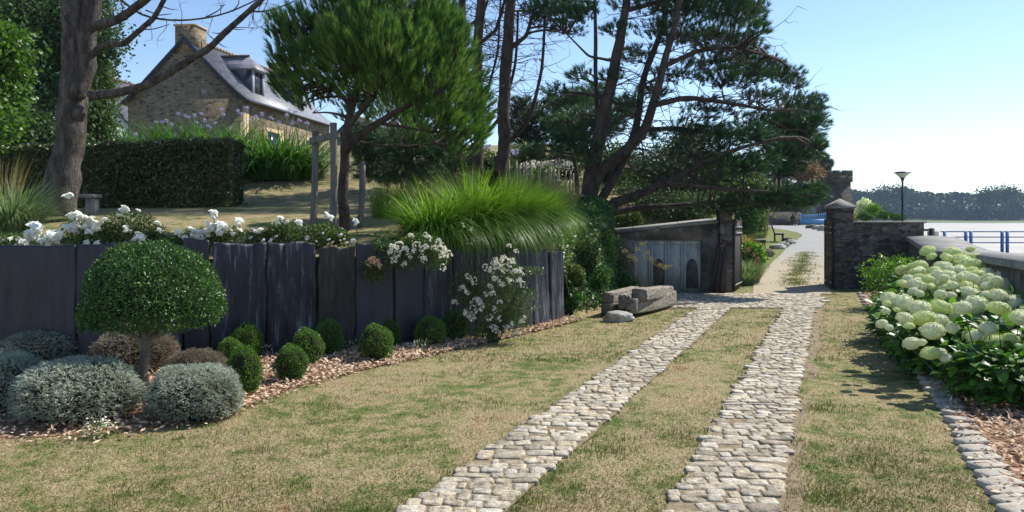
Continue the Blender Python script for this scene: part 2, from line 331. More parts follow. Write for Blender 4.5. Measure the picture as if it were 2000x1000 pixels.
M['housestone'] = stone_mat('house_rubble', [(.07, .055, .042), (.20, .155, .10), (.27, .21, .13), (.15, .125, .095), (.31, .25, .16)], (.19, .155, .105), 5.0, 2.0, .07)
M['warmstone'] = stone_mat('quoin_stone', [(.34, .26, .15), (.46, .36, .22), (.40, .30, .18)], (.42, .35, .24), 2.3, 1.5, .05)
M['darkstone'] = stone_mat('schist_rubble', [(.045, .038, .034), (.095, .082, .07), (.15, .125, .105), (.07, .062, .06), (.20, .175, .155)], (.05, .043, .036), 5.5, 2.4, .05, (.26, .25, .23), .05)
M['towerstone'] = stone_mat('tower_rubble', [(.05, .043, .038), (.09, .078, .066), (.13, .112, .095)], (.07, .06, .05), 2.2, 2.0, .06)
M['capstone'] = rough_mat('granite_cap', (.16, .15, .135), (.30, .285, .26), 5, .85, .5, .02)
M['coping'] = rough_mat('seawall_coping', (.15, .14, .13), (.235, .225, .21), 2.5, .9, .6, .02, c3=(.31, .30, .275))
M['seawall'] = rough_mat('seawall_face', (.06, .055, .045), (.13, .115, .09), 5, .95, .7, .03, c3=(.21, .19, .16))
M['concrete'] = rough_mat('mossy_concrete', (.04, .035, .03), (.12, .105, .085), 2.2, .95, .6, .02, c3=(.26, .24, .21))
M['palepaint'] = rough_mat('faded_door_paint', (.30, .31, .29), (.44, .45, .42), 2, .7, .2, .005, (1, 1, .4))
M['darkpaint'] = rough_mat('dark_door_panel', (.06, .055, .052), (.13, .115, .105), 6, .8, .3, .01)
M['weather'] = rough_mat('weathered_beam', (.08, .062, .045), (.30, .265, .215), 5, .9, 1.0, .05, (4, .7, 5), c3=(.52, .49, .42))
M['stake'] = rough_mat('stake_wood', (.10, .09, .085), (.21, .19, .175), 5, .9, .6, .01, (4, 4, .5))
M['paling'] = rough_mat('grey_paling', (.20, .17, .14), (.40, .36, .31), 5, .9, .6, .01, (4, 4, .5))
M['gatewood'] = rough_mat('gate_wood', (.035, .03, .03), (.075, .062, .058), 4, .8, .5, .01, (7, 7, .5))
M['metal'] = plain('dull_metal', (.30, .29, .28), .5, .7)
M['blackmetal'] = plain('black_metal', (.018, .018, .022), .4, .3)
M['lampglass'] = plain('lamp_glass', (.55, .58, .60), .3, 0)
M['blue'] = plain('blue_paint', (.16, .36, .68), .45, 0)
M['railblue'] = plain('rail_blue_paint', (.06, .18, .46), .45, 0)
M['renderwhite'] = plain('white_render', (.70, .72, .74), .8, 0, .3, .05)
M['rendergrey'] = plain('grey_render', (.16, .15, .17), .8, 0, .3, .08)
M['glass'] = plain('window_glass', (.02, .025, .035), .08, 0, .8)
M['slatehang'] = rough_mat('hung_slate', (.028, .032, .05), (.05, .055, .08), 5, .6, .4, .01)
M['paleslate'] = rough_mat('pale_slate_trim', (.18, .21, .27), (.28, .31, .37), 8, .6, .4, .01)
M['tile'] = rough_mat('ridge_tile', (.14, .09, .065), (.26, .18, .13), 6, .9, .5, .02)
M['benchwood'] = rough_mat('bench_slat', (.20, .20, .19), (.34, .33, .31), 5, .8, .4, .01)
M['rock'] = rough_mat('granite_boulder', (.18, .165, .145), (.38, .36, .325), 5, .9, .8, .04, c3=(.55, .53, .49))
M['edgestone'] = rough_mat('edging_granite', (.24, .22, .185), (.40, .37, .315), 9, .85, .7, .02, c3=(.52, .48, .41))
M['headland'] = rough_mat('headland_ground', (.03, .05, .02), (.06, .08, .03), .1, .95, .3, .2)
M['farleaf'] = foliage('far_leaf', [(.012, .028, .014), (.02, .042, .018), (.035, .062, .022), (.055, .085, .03)], .6, .2, .2)
M['cloth'] = plain('dark_cloth', (.015, .015, .02), .9); M['skin'] = plain('skin', (.45, .26, .18), .6); M['shoe'] = plain('white_shoe', (.7, .7, .7), .6)
def roof_mat():
    m, nt, b = newmat('slate_roof'); tc = nt.nodes.new('ShaderNodeTexCoord'); sx = nt.nodes.new('ShaderNodeSeparateXYZ'); nt.links.new(tc.outputs['Object'], sx.inputs[0])
    cb = nt.nodes.new('ShaderNodeCombineXYZ'); nt.links.new(math_(nt, 'ADD', sx.outputs[1], math_(nt, 'MULTIPLY', sx.outputs[0], .35)), cb.inputs[0]); nt.links.new(sx.outputs[2], cb.inputs[1])
    br = nt.nodes.new('ShaderNodeTexBrick'); br.inputs['Scale'].default_value = 1; br.inputs['Brick Width'].default_value = .28; br.inputs['Row Height'].default_value = .15
    br.inputs['Mortar Size'].default_value = .012; br.inputs['Bias'].default_value = 0
    br.inputs['Color1'].default_value = (.13, .135, .16, 1); br.inputs['Color2'].default_value = (.235, .24, .265, 1); br.inputs['Mortar'].default_value = (.05, .05, .06, 1)
    nt.links.new(cb.outputs[0], br.inputs['Vector']); n1 = noise(nt, tc.outputs['Object'], 2.5, 6, .7)
    c = mixc(nt, .6, br.outputs['Color'], ramp(nt, n1, [(.3, (.3,) * 3), (.7, (.75,) * 3)]), 'OVERLAY')
    nt.links.new(c, b.inputs['Base Color']); b.inputs['Roughness'].default_value = .5; b.inputs['Specular IOR Level'].default_value = .5
    bump(nt, b, br.outputs['Fac'], -.5, .015); return m
M['roof'] = roof_mat()
def slate_slab_mat(name, c1, c2, c3, rough=.55, streak=1.0, hi=.66):
    m, nt, b = newmat(name); v = coords(nt, (1, 1, .11)); n1 = noise(nt, v, 15, 8, .72, .5); n2 = noise(nt, v, 45, 4, .7); n3 = noise(nt, coords(nt), 1.6, 4)
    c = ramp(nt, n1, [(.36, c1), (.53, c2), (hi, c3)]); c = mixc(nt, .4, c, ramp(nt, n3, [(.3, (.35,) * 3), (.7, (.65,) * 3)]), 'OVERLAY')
    nt.links.new(c, b.inputs['Base Color']); b.inputs['Roughness'].default_value = rough; b.inputs['Specular IOR Level'].default_value = .45
    bump(nt, b, math_(nt, 'ADD', n1, math_(nt, 'MULTIPLY', n2, .35)), .7 * streak, .03); return m
M['slab'] = slate_slab_mat('blue_slate', (.013, .014, .022), (.028, .030, .042), (.16, .16, .185), hi=.63)  # pale ramp end paints raking sun streaks into the riven slate
M['slabsmooth'] = slate_slab_mat('smooth_blue_slate', (.017, .019, .030), (.024, .027, .040), (.036, .038, .052), .5, .4)
M['slabbrown'] = slate_slab_mat('brown_slate', (.02, .017, .014), (.042, .035, .029), (.10, .085, .07), .7)  # palest brown likewise puts sunlit streaks into the colour

# ------------------------------------------------------------------ ground sheets
def land_z(X, Y): return np.interp(Y, [18, 26, 34, 48, 80, 120], [0, .2, .35, .6, .9, 1.0])
def shore_x(Y): return np.where(Y < 18.2, 3.6 + .362 * Y, np.interp(Y, [18.2, 19.5, 120], [10.2, 10.4, 64]))
ys = np.concatenate([np.linspace(-30, 2, 12), np.arange(2.5, 24, .5), np.geomspace(24, 130, 45)])
us = np.concatenate([[-120, -60, -30, -15, -8], np.linspace(-6, 0, 13)])
G = MB(); V = []
for y in ys:
    sx_ = float(shore_x(y)); xs = sx_ + us
    z = np.full(len(xs), float(land_z(0, y))); V.append(np.stack([xs, np.full(len(xs), y), z], -1))
V = A(V); nr, nc = V.shape[:2]
ext = V[:, -1:].copy(); ext[:, :, 0] += .5; ext[:, :, 2] = -1.6; V = np.concatenate([V, ext], 1); nc += 1
near = (V[..., 1] < 18); V[..., 2] += np.where(near & (V[..., 2] > -1), .012 * fbm(V * 1.3, 2), 0)
i, j = np.meshgrid(np.arange(nr - 1), np.arange(nc - 1), indexing='ij'); i = i.ravel(); j = j.ravel()
G.add(V.reshape(-1, 3), np.stack([i * nc + j, i * nc + j + 1, (i + 1) * nc + j + 1, (i + 1) * nc + j], -1))
ground = tag(G.build('ground', M['lawn'], smooth=True), kind='structure')
b_ = MB(); bz = -.8
b_.add([[-3000, -800, bz], [3500, -800, bz], [3500, 4000, bz], [-3000, 4000, bz]], QUAD); tag(b_.build('tidal_beach', M['sand']), kind='structure')
b_ = MB(); xs = np.linspace(60, 900, 60); fr = 330 + 60 * fbm(np.stack([xs * .02, 0 * xs, 0 * xs], -1)) - .12 * (xs - 200)
V = np.concatenate([np.stack([xs, fr, 0 * xs + bz + .02], -1), np.stack([xs, 0 * xs + 560, 0 * xs + bz + .5], -1)]); k = np.arange(59)
b_.add(V, np.stack([k, k + 1, k + 61, k + 60], -1)); tag(b_.build('salt_marsh', M['marsh']), kind='structure')

# terrace: front line (top of the slate wall, then foot of the bank) to the back
FR = A([  # fx, fy, z0, bx, ramp
    (-45, 6.0, 1.2, -150, 1), (-12, 8.3, 1.2, -70, 1), (-5.97, 9.0, 1.2, -46, 1), (-3.5, 9.33, 1.2, -33, 1), (-2.8, 9.66, 1.2, -26, 1), (-1.4, 10.16, 1.2, -16, 1),
    (.24, 11.7, 1.15, -6, 1), (.82, 12.85, 1.05, -1, 1), (1.05, 13.0, 0, 1, 1.4), (1.6, 13.7, -.03, 5, 1.8), (2.15, 15.2, -.03, 8, 2.2), (2.3, 17.65, -.03, 11, 2.2),
    (2.42, 19.6, 1.0, 13, 2.0), (5.0, 19.6, 1.2, 18, 2.0), (5.15, 18.4, -.03, 20, 2.6), (5.9, 20.5, .02, 22, 3), (7.1, 24, .1, 25, 3), (9.0, 30, .25, 28, 3.5),
    (12.2, 39, .4, 31, 4), (16.5, 54, .65, 34, 5), (24, 83, .85, 38, 8), (29, 95, .9, 44, 8)], float)
def T_h(X, Y):
    z = np.interp(Y, [8, 9.5, 13, 14.5, 18, 20, 22.5, 24.5, 30, 40, 60, 112], [1.2, 1.27, 1.5, 1.72, 1.93, 2.15, 2.7, 3.15, 4.0, 5.5, 6.6, 8.0])
    k = np.interp((X - 2) / np.maximum(Y - 8, 4), [0, .35, .55], [1, .62, .45]); return z * k + .05 * fbm(np.stack([X * .7, Y * .7, 0 * X], -1), 2)
seg = np.concatenate([[0], np.cumsum(np.hypot(*np.diff(FR[:, :2], axis=0).T))]); ss = np.unique(np.concatenate([seg, np.arange(0, seg[-1], .45)]))
Fi = np.stack([np.interp(ss, seg, FR[:, q]) for q in range(5)], -1); vv = np.linspace(0, 1, 80) ** 2.4
V = []
for fx, fy, z0, bx, rp in Fi:
    X = fx + (bx - fx) * vv; Y = fy + (112 - fy) * vv; d = np.hypot(X - fx, Y - fy); t = np.clip(d / rp, 0, 1)
    t = t * t * (3 - 2 * t); t = np.maximum(t, np.clip(d / rp, 0, 1) * .6) if z0 < .9 else t
    V.append(np.stack([X, Y, z0 + (T_h(X, Y) - z0) * t], -1))
V = A(V); nr, nc = V.shape[:2]; TB = MB(); i, j = np.meshgrid(np.arange(nr - 1), np.arange(nc - 1), indexing='ij'); i = i.ravel(); j = j.ravel()
TF = np.stack([i * nc + j, (i + 1) * nc + j, (i + 1) * nc + j + 1, i * nc + j + 1], -1); TB.add(V.reshape(-1, 3), TF)
tag(TB.build('terrace_bank', M['lawn'], smooth=True), kind='structure')
TBV = BVHTree.FromPolygons([Vector(q) for q in V.reshape(-1, 3)], [tuple(int(w) for w in q) for q in TF])
def gz(x, y):
    h = TBV.ray_cast(Vector((x, y, 50)), Vector((0, 0, -1)))
    return h[0].z if h[0] is not None else float(land_z(0, y))
def gzs(P): return A([gz(p[0], p[1]) for p in P])

# path beyond the gate
PL = A([(5.30, 16.9), (5.75, 18.4), (7.2, 22), (8.85, 26), (12.2, 34), (15.6, 42), (18.2, 48), (20.0, 54), (21.4, 60), (23.2, 70), (26, 79.6)])
PR = A([(7.05, 16.9), (7.6, 18.4), (8.95, 22), (10.6, 26), (14.0, 34), (18.0, 43), (22.0, 52), (26, 61), (29.5, 69), (32, 75), (34, 79.6)])
p = MB(); a = smooth_path(PL, 90); c = smooth_path(PR, 90); a += .12 * fbm(np.stack([a[:, 1] * 1.5, a[:, 1] * 0, a[:, 1] * 0], -1))[:, None]; V = []; cc = []
for q in range(90):
    t = np.linspace(0, 1, 13)[:, None]; w = a[q] + (c[q] - a[q]) * t; z = np.array([float(land_z(0, yy)) for yy in w[:, 1]]) + .012; V.append(np.concatenate([w, z[:, None]], 1))
    mid = (np.exp(-((t[:, 0] - .55 + .10 * noise3(np.stack([w[:, 1] * .8, 0 * w[:, 1], 0 * w[:, 1]], -1))) / .20) ** 2)) * np.interp(w[:, 1], [17, 18.4, 19.5, 29, 33], [.2, .72, .95, 1.05, 0]); cc.append(mid)
V = A(V); i, j = np.meshgrid(np.arange(89), np.arange(12), indexing='ij'); i = i.ravel(); j = j.ravel()
p.add(V.reshape(-1, 3), np.stack([i * 13 + j, i * 13 + j + 1, (i + 1) * 13 + j + 1, (i + 1) * 13 + j], -1), A(cc).ravel()); tag(p.build('path', M['path'], smooth=True), kind='structure')

# ------------------------------------------------------------------ cobbled wheel tracks
def tl(Y): return -.62 + .415 * (Y - 4.43)
tracks = [(lambda Y: tl(Y) - .02, lambda Y: tl(Y) + .60), (lambda Y: .88 + .424 * (Y - 4.43), lambda Y: 1.55 + .415 * (Y - 4.43))]
CB = MB(); SO = MB()
def stone(mb, cx, cy, w, h, ang, z0=.0, th=.022):
    n = 12; a = np.arange(n) / n * 2 * math.pi; e = .24 + .16 * R.rand()
    px = np.sign(np.cos(a)) * np.abs(np.cos(a)) ** e; py = np.sign(np.sin(a)) * np.abs(np.sin(a)) ** e
    jj = 1 + .07 * (R.rand(n) - .5) * 2; x = px * w / 2 * jj; y = py * h / 2 * jj; tilt = R.normal(size=2) * .035; dz = R.rand() * .006
    V = []
    for sc, z in ((1.0, -.01), (.99, th * .75), (.945, th * .97), (.5, th * 1.04)):
        V.append(np.stack([x * sc, y * sc, z0 + dz + z + (x * tilt[0] + y * tilt[1]) * sc + (.003 * (R.rand(n) - .5))], -1))
    V.append([[0, 0, z0 + dz + th]]); V = np.concatenate(V); c_, s_ = math.cos(ang), math.sin(ang)
    W = V.copy(); W[:, 0] = cx + V[:, 0] * c_ - V[:, 1] * s_; W[:, 1] = cy + V[:, 0] * s_ + V[:, 1] * c_
    i = np.arange(n); k = (i + 1) % n; r_ = float(R.rand())
    Fq = np.concatenate([np.stack([q * n + i, q * n + k, (q + 1) * n + k, (q + 1) * n + i], -1) for q in range(3)])
    mb.add(W, Fq, r_); b0 = mb.n - len(W); mb.f.append(np.stack([b0 + 3 * n + i, b0 + 3 * n + k, np.full(n, b0 + 4 * n)], -1))
for lf, rt in tracks:
    y = 2.6
    while y < 14.6:
        h = .072 + .055 * R.rand(); xl = lf(y) + .022 * R.normal(); xr = rt(y) + .014 * R.normal(); w = xr - xl; k = rd.choice([3, 4, 4, 5, 5, 6]); cuts = np.sort(np.concatenate([[0, 1], (np.arange(1, k) + (.36 * (R.rand(k - 1) - .5) * 2)) / k]))
        for a_, b2 in zip(cuts[:-1], cuts[1:]):
            if R.rand() < .02: continue
            cx = xl + w * (a_ + b2) / 2; stone(CB, cx, y + h / 2 + .012 * R.normal() - .06 * (cx - lf(y)), w * (b2 - a_) - .011, h - .004 + .008 * R.rand(), -.06 + .05 * R.normal())
        y += h
    yy = np.linspace(2, 14.8, 40); V = np.concatenate([np.stack([lf(yy) - .0 + .02 * R.normal(size=40), yy, .0165 + 0 * yy], -1), np.stack([rt(yy) + .0 + .02 * R.normal(size=40), yy, .0165 + 0 * yy], -1)])
    k = np.arange(39); SO.add(V, np.stack([k, k + 40, k + 41, k + 1], -1))
y = 14.35   # cross paving in front of the shed and gate
while y < 16.95:
    h = .10 + .05 * R.rand(); x0 = 2.5 + .30 * (y - 14.4) + .08 * R.normal(); x1 = 1.60 + .415 * (y - 4.43) + .03 * R.normal(); x = x0
    while x < x1:
        w = .14 + .10 * R.rand(); stone(CB, x + w / 2, y + h / 2 + .01 * R.normal(), w - .012, h - .008, .05 * R.normal()); x += w
    y += h
SO.add([[2.45, 14.3, .008], [5.7, 14.3, .008], [6.85, 17.05, .008], [3.2, 17.62, .008]], QUAD)
tag(SO.build('track_soil', M['soil']), kind='structure'); tag(CB.build('cobbled_track', M['cobble'], smooth=False), kind='structure')
def on_track(X, Y):
    m = np.zeros(len(X), bool)
    for lf, rt in tracks: m |= (X > lf(Y) - .0) & (X < rt(Y) + .0) & (Y < 14.8)
    m |= (Y > 14.35) & (Y < 17.3) & (X > 2.5 + .3 * (Y - 14.4)) & (X < 1.60 + .415 * (Y - 4.43)); 
    m |= (Y >= 16.9) & (X > np.interp(Y, PL[:, 1], PL[:, 0])) & (X < np.interp(Y, PR[:, 1], PR[:, 0])); return m

yy = np.linspace(2, 14.3, 90); e_ = tracks[1][1](yy); wd_ = .07 + .16 * np.clip(noise3(np.stack([yy * 1.3, 0 * yy, 0 * yy], -1)) + .4, 0, 1); BE = MB(); k = np.arange(89)
BE.add(np.concatenate([np.stack([e_ - .02, yy, .004 + 0 * yy], -1), np.stack([e_ + wd_, yy, .002 + 0 * yy], -1)]), np.stack([k, k + 90, k + 91, k + 1], -1)); tag(BE.build('bare_earth', M['soil']), kind='structure')
# beds of wood chips
LE = A([(-12, 5.2), (-5, 5.75), (-3.8, 5.9), (-2.9, 6.1), (-2.45, 6.7), (-2.15, 7.7), (-1.8, 8.4), (-1.1, 9.3), (-.6, 10.05), (.15, 11.1), (.85, 12.2), (1.15, 12.75)])
LW = A([(-12, 8.4), (-5.97, 9.02), (-4.5, 9.15), (-3.5, 9.3), (-3.1, 9.5), (-2.8, 9.62), (-2.1, 9.85), (-1.4, 10.12), (-.6, 10.9), (.26, 11.68), (.84, 12.7), (.9, 12.9)])
RE = A([(2.0, 2.1), (2.93, 4.43), (3.3, 5.4), (3.68, 6.3), (4.1, 7.3), (4.9, 9.5), (6.1, 12.8), (7.75, 17.0)]); RW = A([(3.4, 2.1), (4.4, 4.43), (4.75, 5.4), (5.1, 6.3), (5.45, 7.3), (6.25, 9.5), (7.45, 12.8), (9.2, 17.9)])
def strip(name, L, Rr, m, z, n=60):
    a = smooth_path(L, n); c = smooth_path(Rr, n); s = MB(); V = np.concatenate([np.c_[a, np.full(n, z)], np.c_[c, np.full(n, z + .006)]]); k = np.arange(n - 1)
    s.add(V, np.stack([k, k + 1, k + n + 1, k + n], -1)); o = s.build(name, m); tag(o, kind='structure'); return a, c
lb = strip('chip_bed', LE, LW, M['bed'], .006); rb = strip('chip_bed', RE, RW, M['bed'], .006)
def chips(name, ab, n, label, bias=1.0, sl=(.0, 1.0)):
    a, c = ab; t = R.rand(n) * (len(a) - 1.001); t = t * (sl[1] - sl[0]) + sl[0] * (len(a) - 1); i = t.astype(int); f = (t - i)[:, None]
    P = (a[i] * (1 - f) + a[i + 1] * f); Q = (c[i] * (1 - f) + c[i + 1] * f); u = R.rand(n, 1) ** bias * 1.05 - .05 + .035 * R.normal(size=(n, 1)) ; W = P + (Q - P) * u
    pos = np.c_[W, .02 + .03 * R.rand(n)]; mb = MB(); leaves(mb, pos, rdir(n) * A([1, 1, .35]), A([0, 0, 1.]) + .5 * rdir(n), .03 + .05 * R.rand(n), .014 + .018 * R.rand(n), fold=.1)
    tag(mb.build(name, M['chip']), label, 'wood chips', kind='stuff')
chips('wood_chips', lb, 26000, 'reddish tan wood chips mulching the bed below the slate slab wall', 1.0, (.2, 1))
chips('wood_chips', rb, 20000, 'coarse reddish wood chips around the white hydrangeas by the sea wall', .8, (0, 1))
for q, (y, lab) in enumerate(zip(np.geomspace(4.25, 17, 42), range(42))):
    X = float(np.interp(y, RE[:, 1], RE[:, 0])); s = MB(); w = .10 + .05 * rd.random()
    stone(s, 0, 0, .19 + .07 * rd.random(), .125 + .04 * rd.random(), .1 + .15 * rd.random(), .0, .035)
    o = s.build('edging_stone', M['edgestone']); o.location = (X, y, .0)
    tag(o, 'rough granite sett in the row edging the hydrangea bed beside the lawn', 'edging stone', 'granite setts edging the hydrangea bed')

# grass blades on lawn
def in_strip(X, Y, ab):
    a, c = ab; lo = np.interp(X, a[:, 0], a[:, 1]) if a[-1, 0] - a[0, 0] > a[-1, 1] - a[0, 1] else None
    return lo
def lawn_grass(n, y0, y1, h, w, name, label, px0=-60, px1=2080):
    u = R.rand(n); Y = 1 / (1 / y0 - u * (1 / y0 - 1 / y1)); X = (px0 + (px1 - px0) * R.rand(n) - HX) / F * Y
    m = ~on_track(X, Y); 
    bed = (Y > np.interp(X, LE[:, 0], LE[:, 1])) & (X < 1.1); m &= ~(bed & (R.rand(n) < .97))
    rx = np.interp(Y, RE[:, 1], RE[:, 0]); m &= ~((X > rx - .04) & (Y < 18.3)); m &= (X < shore_x(Y) - .3) & ((Y < 17.3) | (X > 5.2)) & ((X > 0) | (Y < 12))
    m &= ~((Y > 18.2) & (X < np.interp(Y, [18.3, 20.5, 24, 30, 39, 54, 80], [5.1, 5.9, 7.1, 9, 12.2, 16.5, 24]) )) ; m &= ~((X > .9) & (Y > 13) & (X < np.interp(Y, [13, 13.7, 15.2, 17.6], [1.0, 1.7, 2.2, 2.4])))
    dt_ = X - tracks[1][1](Y); m &= ~((dt_ > 0) & (dt_ < .05 + .15 * (noise3(np.stack([Y * 1.3, 0 * Y, 0 * Y], -1)) + .4)) & (Y < 14.5) & (R.rand(n) < .85))
    m &= (noise3(np.stack([X * 2.2, Y * 2.2, 0 * X], -1)) + .9 * (R.rand(n) - .35) > -.25)
    X = X[m]; Y = Y[m]; k = len(X); z = land_z(0, Y); mb = MB()
    needles(mb, np.stack([X, Y, z], -1), rdir(k, .55) * A([1, 1, 1]) + A([0, 0, .25]), h * (.5 + R.rand(k)), w * (.7 + .6 * R.rand(k)))
    tag(mb.build(name, M['blade']), label, 'grass', kind='stuff')
lawn_grass(300000, 3.2, 9, .022, .0036, 'lawn_grass', 'short dry straw and green grass of the near lawn around the cobbled tracks')
lawn_grass(110000, 9, 30, .035, .008, 'lawn_grass', 'short dry grass of the lawn towards the stone gate')
# greener weeds / tufts
mb = MB()
for (px, py, n) in [(1180, 885, 260), (1630, 972, 300), (1340, 950, 60), (1005, 985, 120), (1110, 870, 60), (1245, 1000, 60), (1690, 900, 90), (1620, 800, 180), (1215, 860, 60), (1480, 700, 140), (560, 960, 40), (960, 790, 60), (1440, 790, 90), (1070, 850, 50), (1345, 850, 60), (1620, 575, 200), (1612, 560, 220), (420, 850, 40), (900, 730, 60), (1500, 620, 160)]:
    Y = 2550 / (py - 425); X = X_at(px, Y); P = np.c_[X + R.normal(size=n) * .13, Y + R.normal(size=n) * .11, np.zeros(n)]
    blades(mb, P, R.rand(n) * 6.28, .018 + .030 * R.rand(n), .6 + R.rand(n) * 1.0, .006, 3)
for q in range(170):
    Y = rd.uniform(18.6, 31); t_ = rd.gauss(.56, .13); X = float(np.interp(Y, PL[:, 1], PL[:, 0])) * (1 - t_) + float(np.interp(Y, PR[:, 1], PR[:, 0])) * t_; n = 26; blades(mb, np.c_[X + R.normal(size=n) * .10, Y + R.normal(size=n) * .16, np.full(n, float(land_z(0, Y)) + .01)], R.rand(n) * 6.28, .03 + .04 * R.rand(n), .8 + R.rand(n), .009, 3)
for q in range(420):
    Y = 1 / rd.uniform(1 / 15, 1 / 4.0); X = rd.uniform(-.6, .64) * Y; 
    if Y > float(np.interp(X, LE[:, 0], LE[:, 1])) - .1 or X > float(np.interp(Y, RE[:, 1], RE[:, 0])) - .1 or on_track(A([X]), A([Y]))[0]: continue
    n = rd.randrange(14, 60); s0 = rd.uniform(.03, .10); blades(mb, np.c_[X + R.normal(size=n) * s0, Y + R.normal(size=n) * s0, np.zeros(n)], R.rand(n) * 6.28, .014 + .022 * R.rand(n), .6 + R.rand(n), .004, 3)
for lf, rt in tracks:
    for q in range(260):
        Y = 1 / rd.uniform(1 / 14.3, 1 / 3.0); X = float((lf if rd.random() < .5 else rt)(Y)) + rd.gauss(0, .025); n = 16; blades(mb, np.c_[X + R.normal(size=n) * .02, Y + R.normal(size=n) * .05, np.zeros(n)], R.rand(n) * 6.28, .012 + .02 * R.rand(n), .8 + R.rand(n), .004, 3)
tag(mb.build('green_grass_tufts', M['tuft']), 'greener grass tufts and weeds dotted over the dry lawn', 'grass', kind='stuff')

n = 260; Y = 1 / R.uniform(1 / 13, 1 / 4, n); X = R.uniform(-.62, .6, n) * Y; mb = MB(); leaves(mb, np.stack([X, Y, .018 + .01 * R.rand(n)], -1), rdir(n) * A([1, 1, .2]), A([0, 0, 1.]) + .4 * rdir(n), .02 + .022 * R.rand(n), .012 + .01 * R.rand(n)); tag(mb.build('fallen_leaves', M['tangrass']), 'scattered small dry fallen leaves on the lawn and cobbles', 'leaves', kind='stuff')

# ------------------------------------------------------------------ slate slab wall
WL = A([(-14, 8.1), (-5.97, 9.0), (-4.5, 9.13), (-3.5, 9.28), (-3.1, 9.46), (-2.8, 9.6), (-2.1, 9.83), (-1.4, 10.1), (-.6, 10.85), (.26, 11.62), (.84, 12.75), (.95, 13.2)])
WS = smooth_path(WL, 400)
WPX = WS[:, 0] / WS[:, 1] * F + HX
def wall_pt(px): return A([np.interp(px, WPX, WS[:, 0]), np.interp(px, WPX, WS[:, 1])])
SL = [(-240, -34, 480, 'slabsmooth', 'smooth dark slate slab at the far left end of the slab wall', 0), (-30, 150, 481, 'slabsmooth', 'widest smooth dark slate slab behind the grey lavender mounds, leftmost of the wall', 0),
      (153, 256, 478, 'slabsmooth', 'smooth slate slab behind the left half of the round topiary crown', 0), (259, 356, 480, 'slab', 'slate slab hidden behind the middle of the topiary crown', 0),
      (359, 409, 467, 'slabsmooth', 'narrow slate slab standing taller than its neighbours, right of the topiary crown top', 0), (412, 519, 475, 'slab', 'broad slate slab with sunlit streaks painted in, just right of the topiary', .4),
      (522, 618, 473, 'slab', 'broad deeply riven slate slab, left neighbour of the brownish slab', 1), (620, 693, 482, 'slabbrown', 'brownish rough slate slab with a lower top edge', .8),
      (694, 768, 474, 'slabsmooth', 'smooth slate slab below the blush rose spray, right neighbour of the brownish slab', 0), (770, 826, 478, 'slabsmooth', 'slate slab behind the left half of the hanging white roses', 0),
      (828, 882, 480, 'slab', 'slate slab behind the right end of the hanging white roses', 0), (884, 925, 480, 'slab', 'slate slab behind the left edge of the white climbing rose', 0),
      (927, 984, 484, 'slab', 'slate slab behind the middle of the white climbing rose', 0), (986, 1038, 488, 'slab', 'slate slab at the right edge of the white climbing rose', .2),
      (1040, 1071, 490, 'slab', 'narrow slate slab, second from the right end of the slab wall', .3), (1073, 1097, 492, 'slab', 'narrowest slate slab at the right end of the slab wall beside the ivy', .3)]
for q, (x0, x1, pt, mt, lab, rg) in enumerate(SL):
    a = wall_pt(x0); c = wall_pt(x1); mid = (a + c) / 2; Wd = np.linalg.norm(c - a); ang = math.atan2(c[1] - a[1], c[0] - a[0]); H = EYE - (pt - 425) / F * mid[1] + .06
    nu, nv = max(8, int(Wd / .022)), 46; u = np.linspace(0, 1, nu); v = np.linspace(0, 1, nv); U, Vv = np.meshgrid(u, v)
    X = (U - .5) * (Wd - .012); Z = Vv * (H + .02 * noise3(np.stack([U * 3 + q, 0 * U, 0 * U], -1)) * 2) - .06
    X = X + (np.where(U < .5, -1, 1) * np.abs(U - .5) ** 6 * 64) * .010 * 2 * fbm(np.stack([Z * 5, 0 * Z + q, U], -1), 3)
    rel = fbm(np.stack([X * 14 + q * 9, Z * 1.6, 0 * X + q], -1), 4); rel2 = fbm(np.stack([X * 3 + q * 5, Z * 1.1, 0 * X + 4], -1), 2)
    D = -.03 - (.010 + .065 * rg) * rel - .04 * rg * rel2 - .004 * np.round(rel2 * 5)
    fr_ = np.stack([X, D, Z], -1); bk = np.stack([X, 0 * X + .02, Z], -1); mb = MB(); n0 = nu * nv
    i, j = np.meshgrid(np.arange(nv - 1), np.arange(nu - 1), indexing='ij'); i = i.ravel(); j = j.ravel(); fq = np.stack([i * nu + j, i * nu + j + 1, (i + 1) * nu + j + 1, (i + 1) * nu + j], -1)
    side = [np.stack([(nv - 1) * nu + np.arange(nu - 1), (nv - 1) * nu + np.arange(1, nu), n0 + (nv - 1) * nu + np.arange(1, nu), n0 + (nv - 1) * nu + np.arange(nu - 1)], -1)]
    for cc_, fl in ((0, 0), (nu - 1, 1)):
        r0 = np.arange(nv - 1) * nu + cc_; r1 = r0 + nu; s_ = np.stack([r0, r1, n0 + r1, n0 + r0], -1); side.append(s_ if fl == 0 else s_[:, ::-1])
    mb.add(np.concatenate([fr_.reshape(-1, 3), bk.reshape(-1, 3)]), np.concatenate([fq, (fq + n0)[:, ::-1]] + side))
    o = mb.build('slate_slab', M[mt]); o.location = (mid[0], mid[1], 0); o.rotation_euler = (math.radians([0, .6, -.5][q % 3]), math.radians([0, .5, -.6, .2][q % 4]), ang); tag(o, lab, 'slate slab', 'upright slate slabs of the retaining wall')

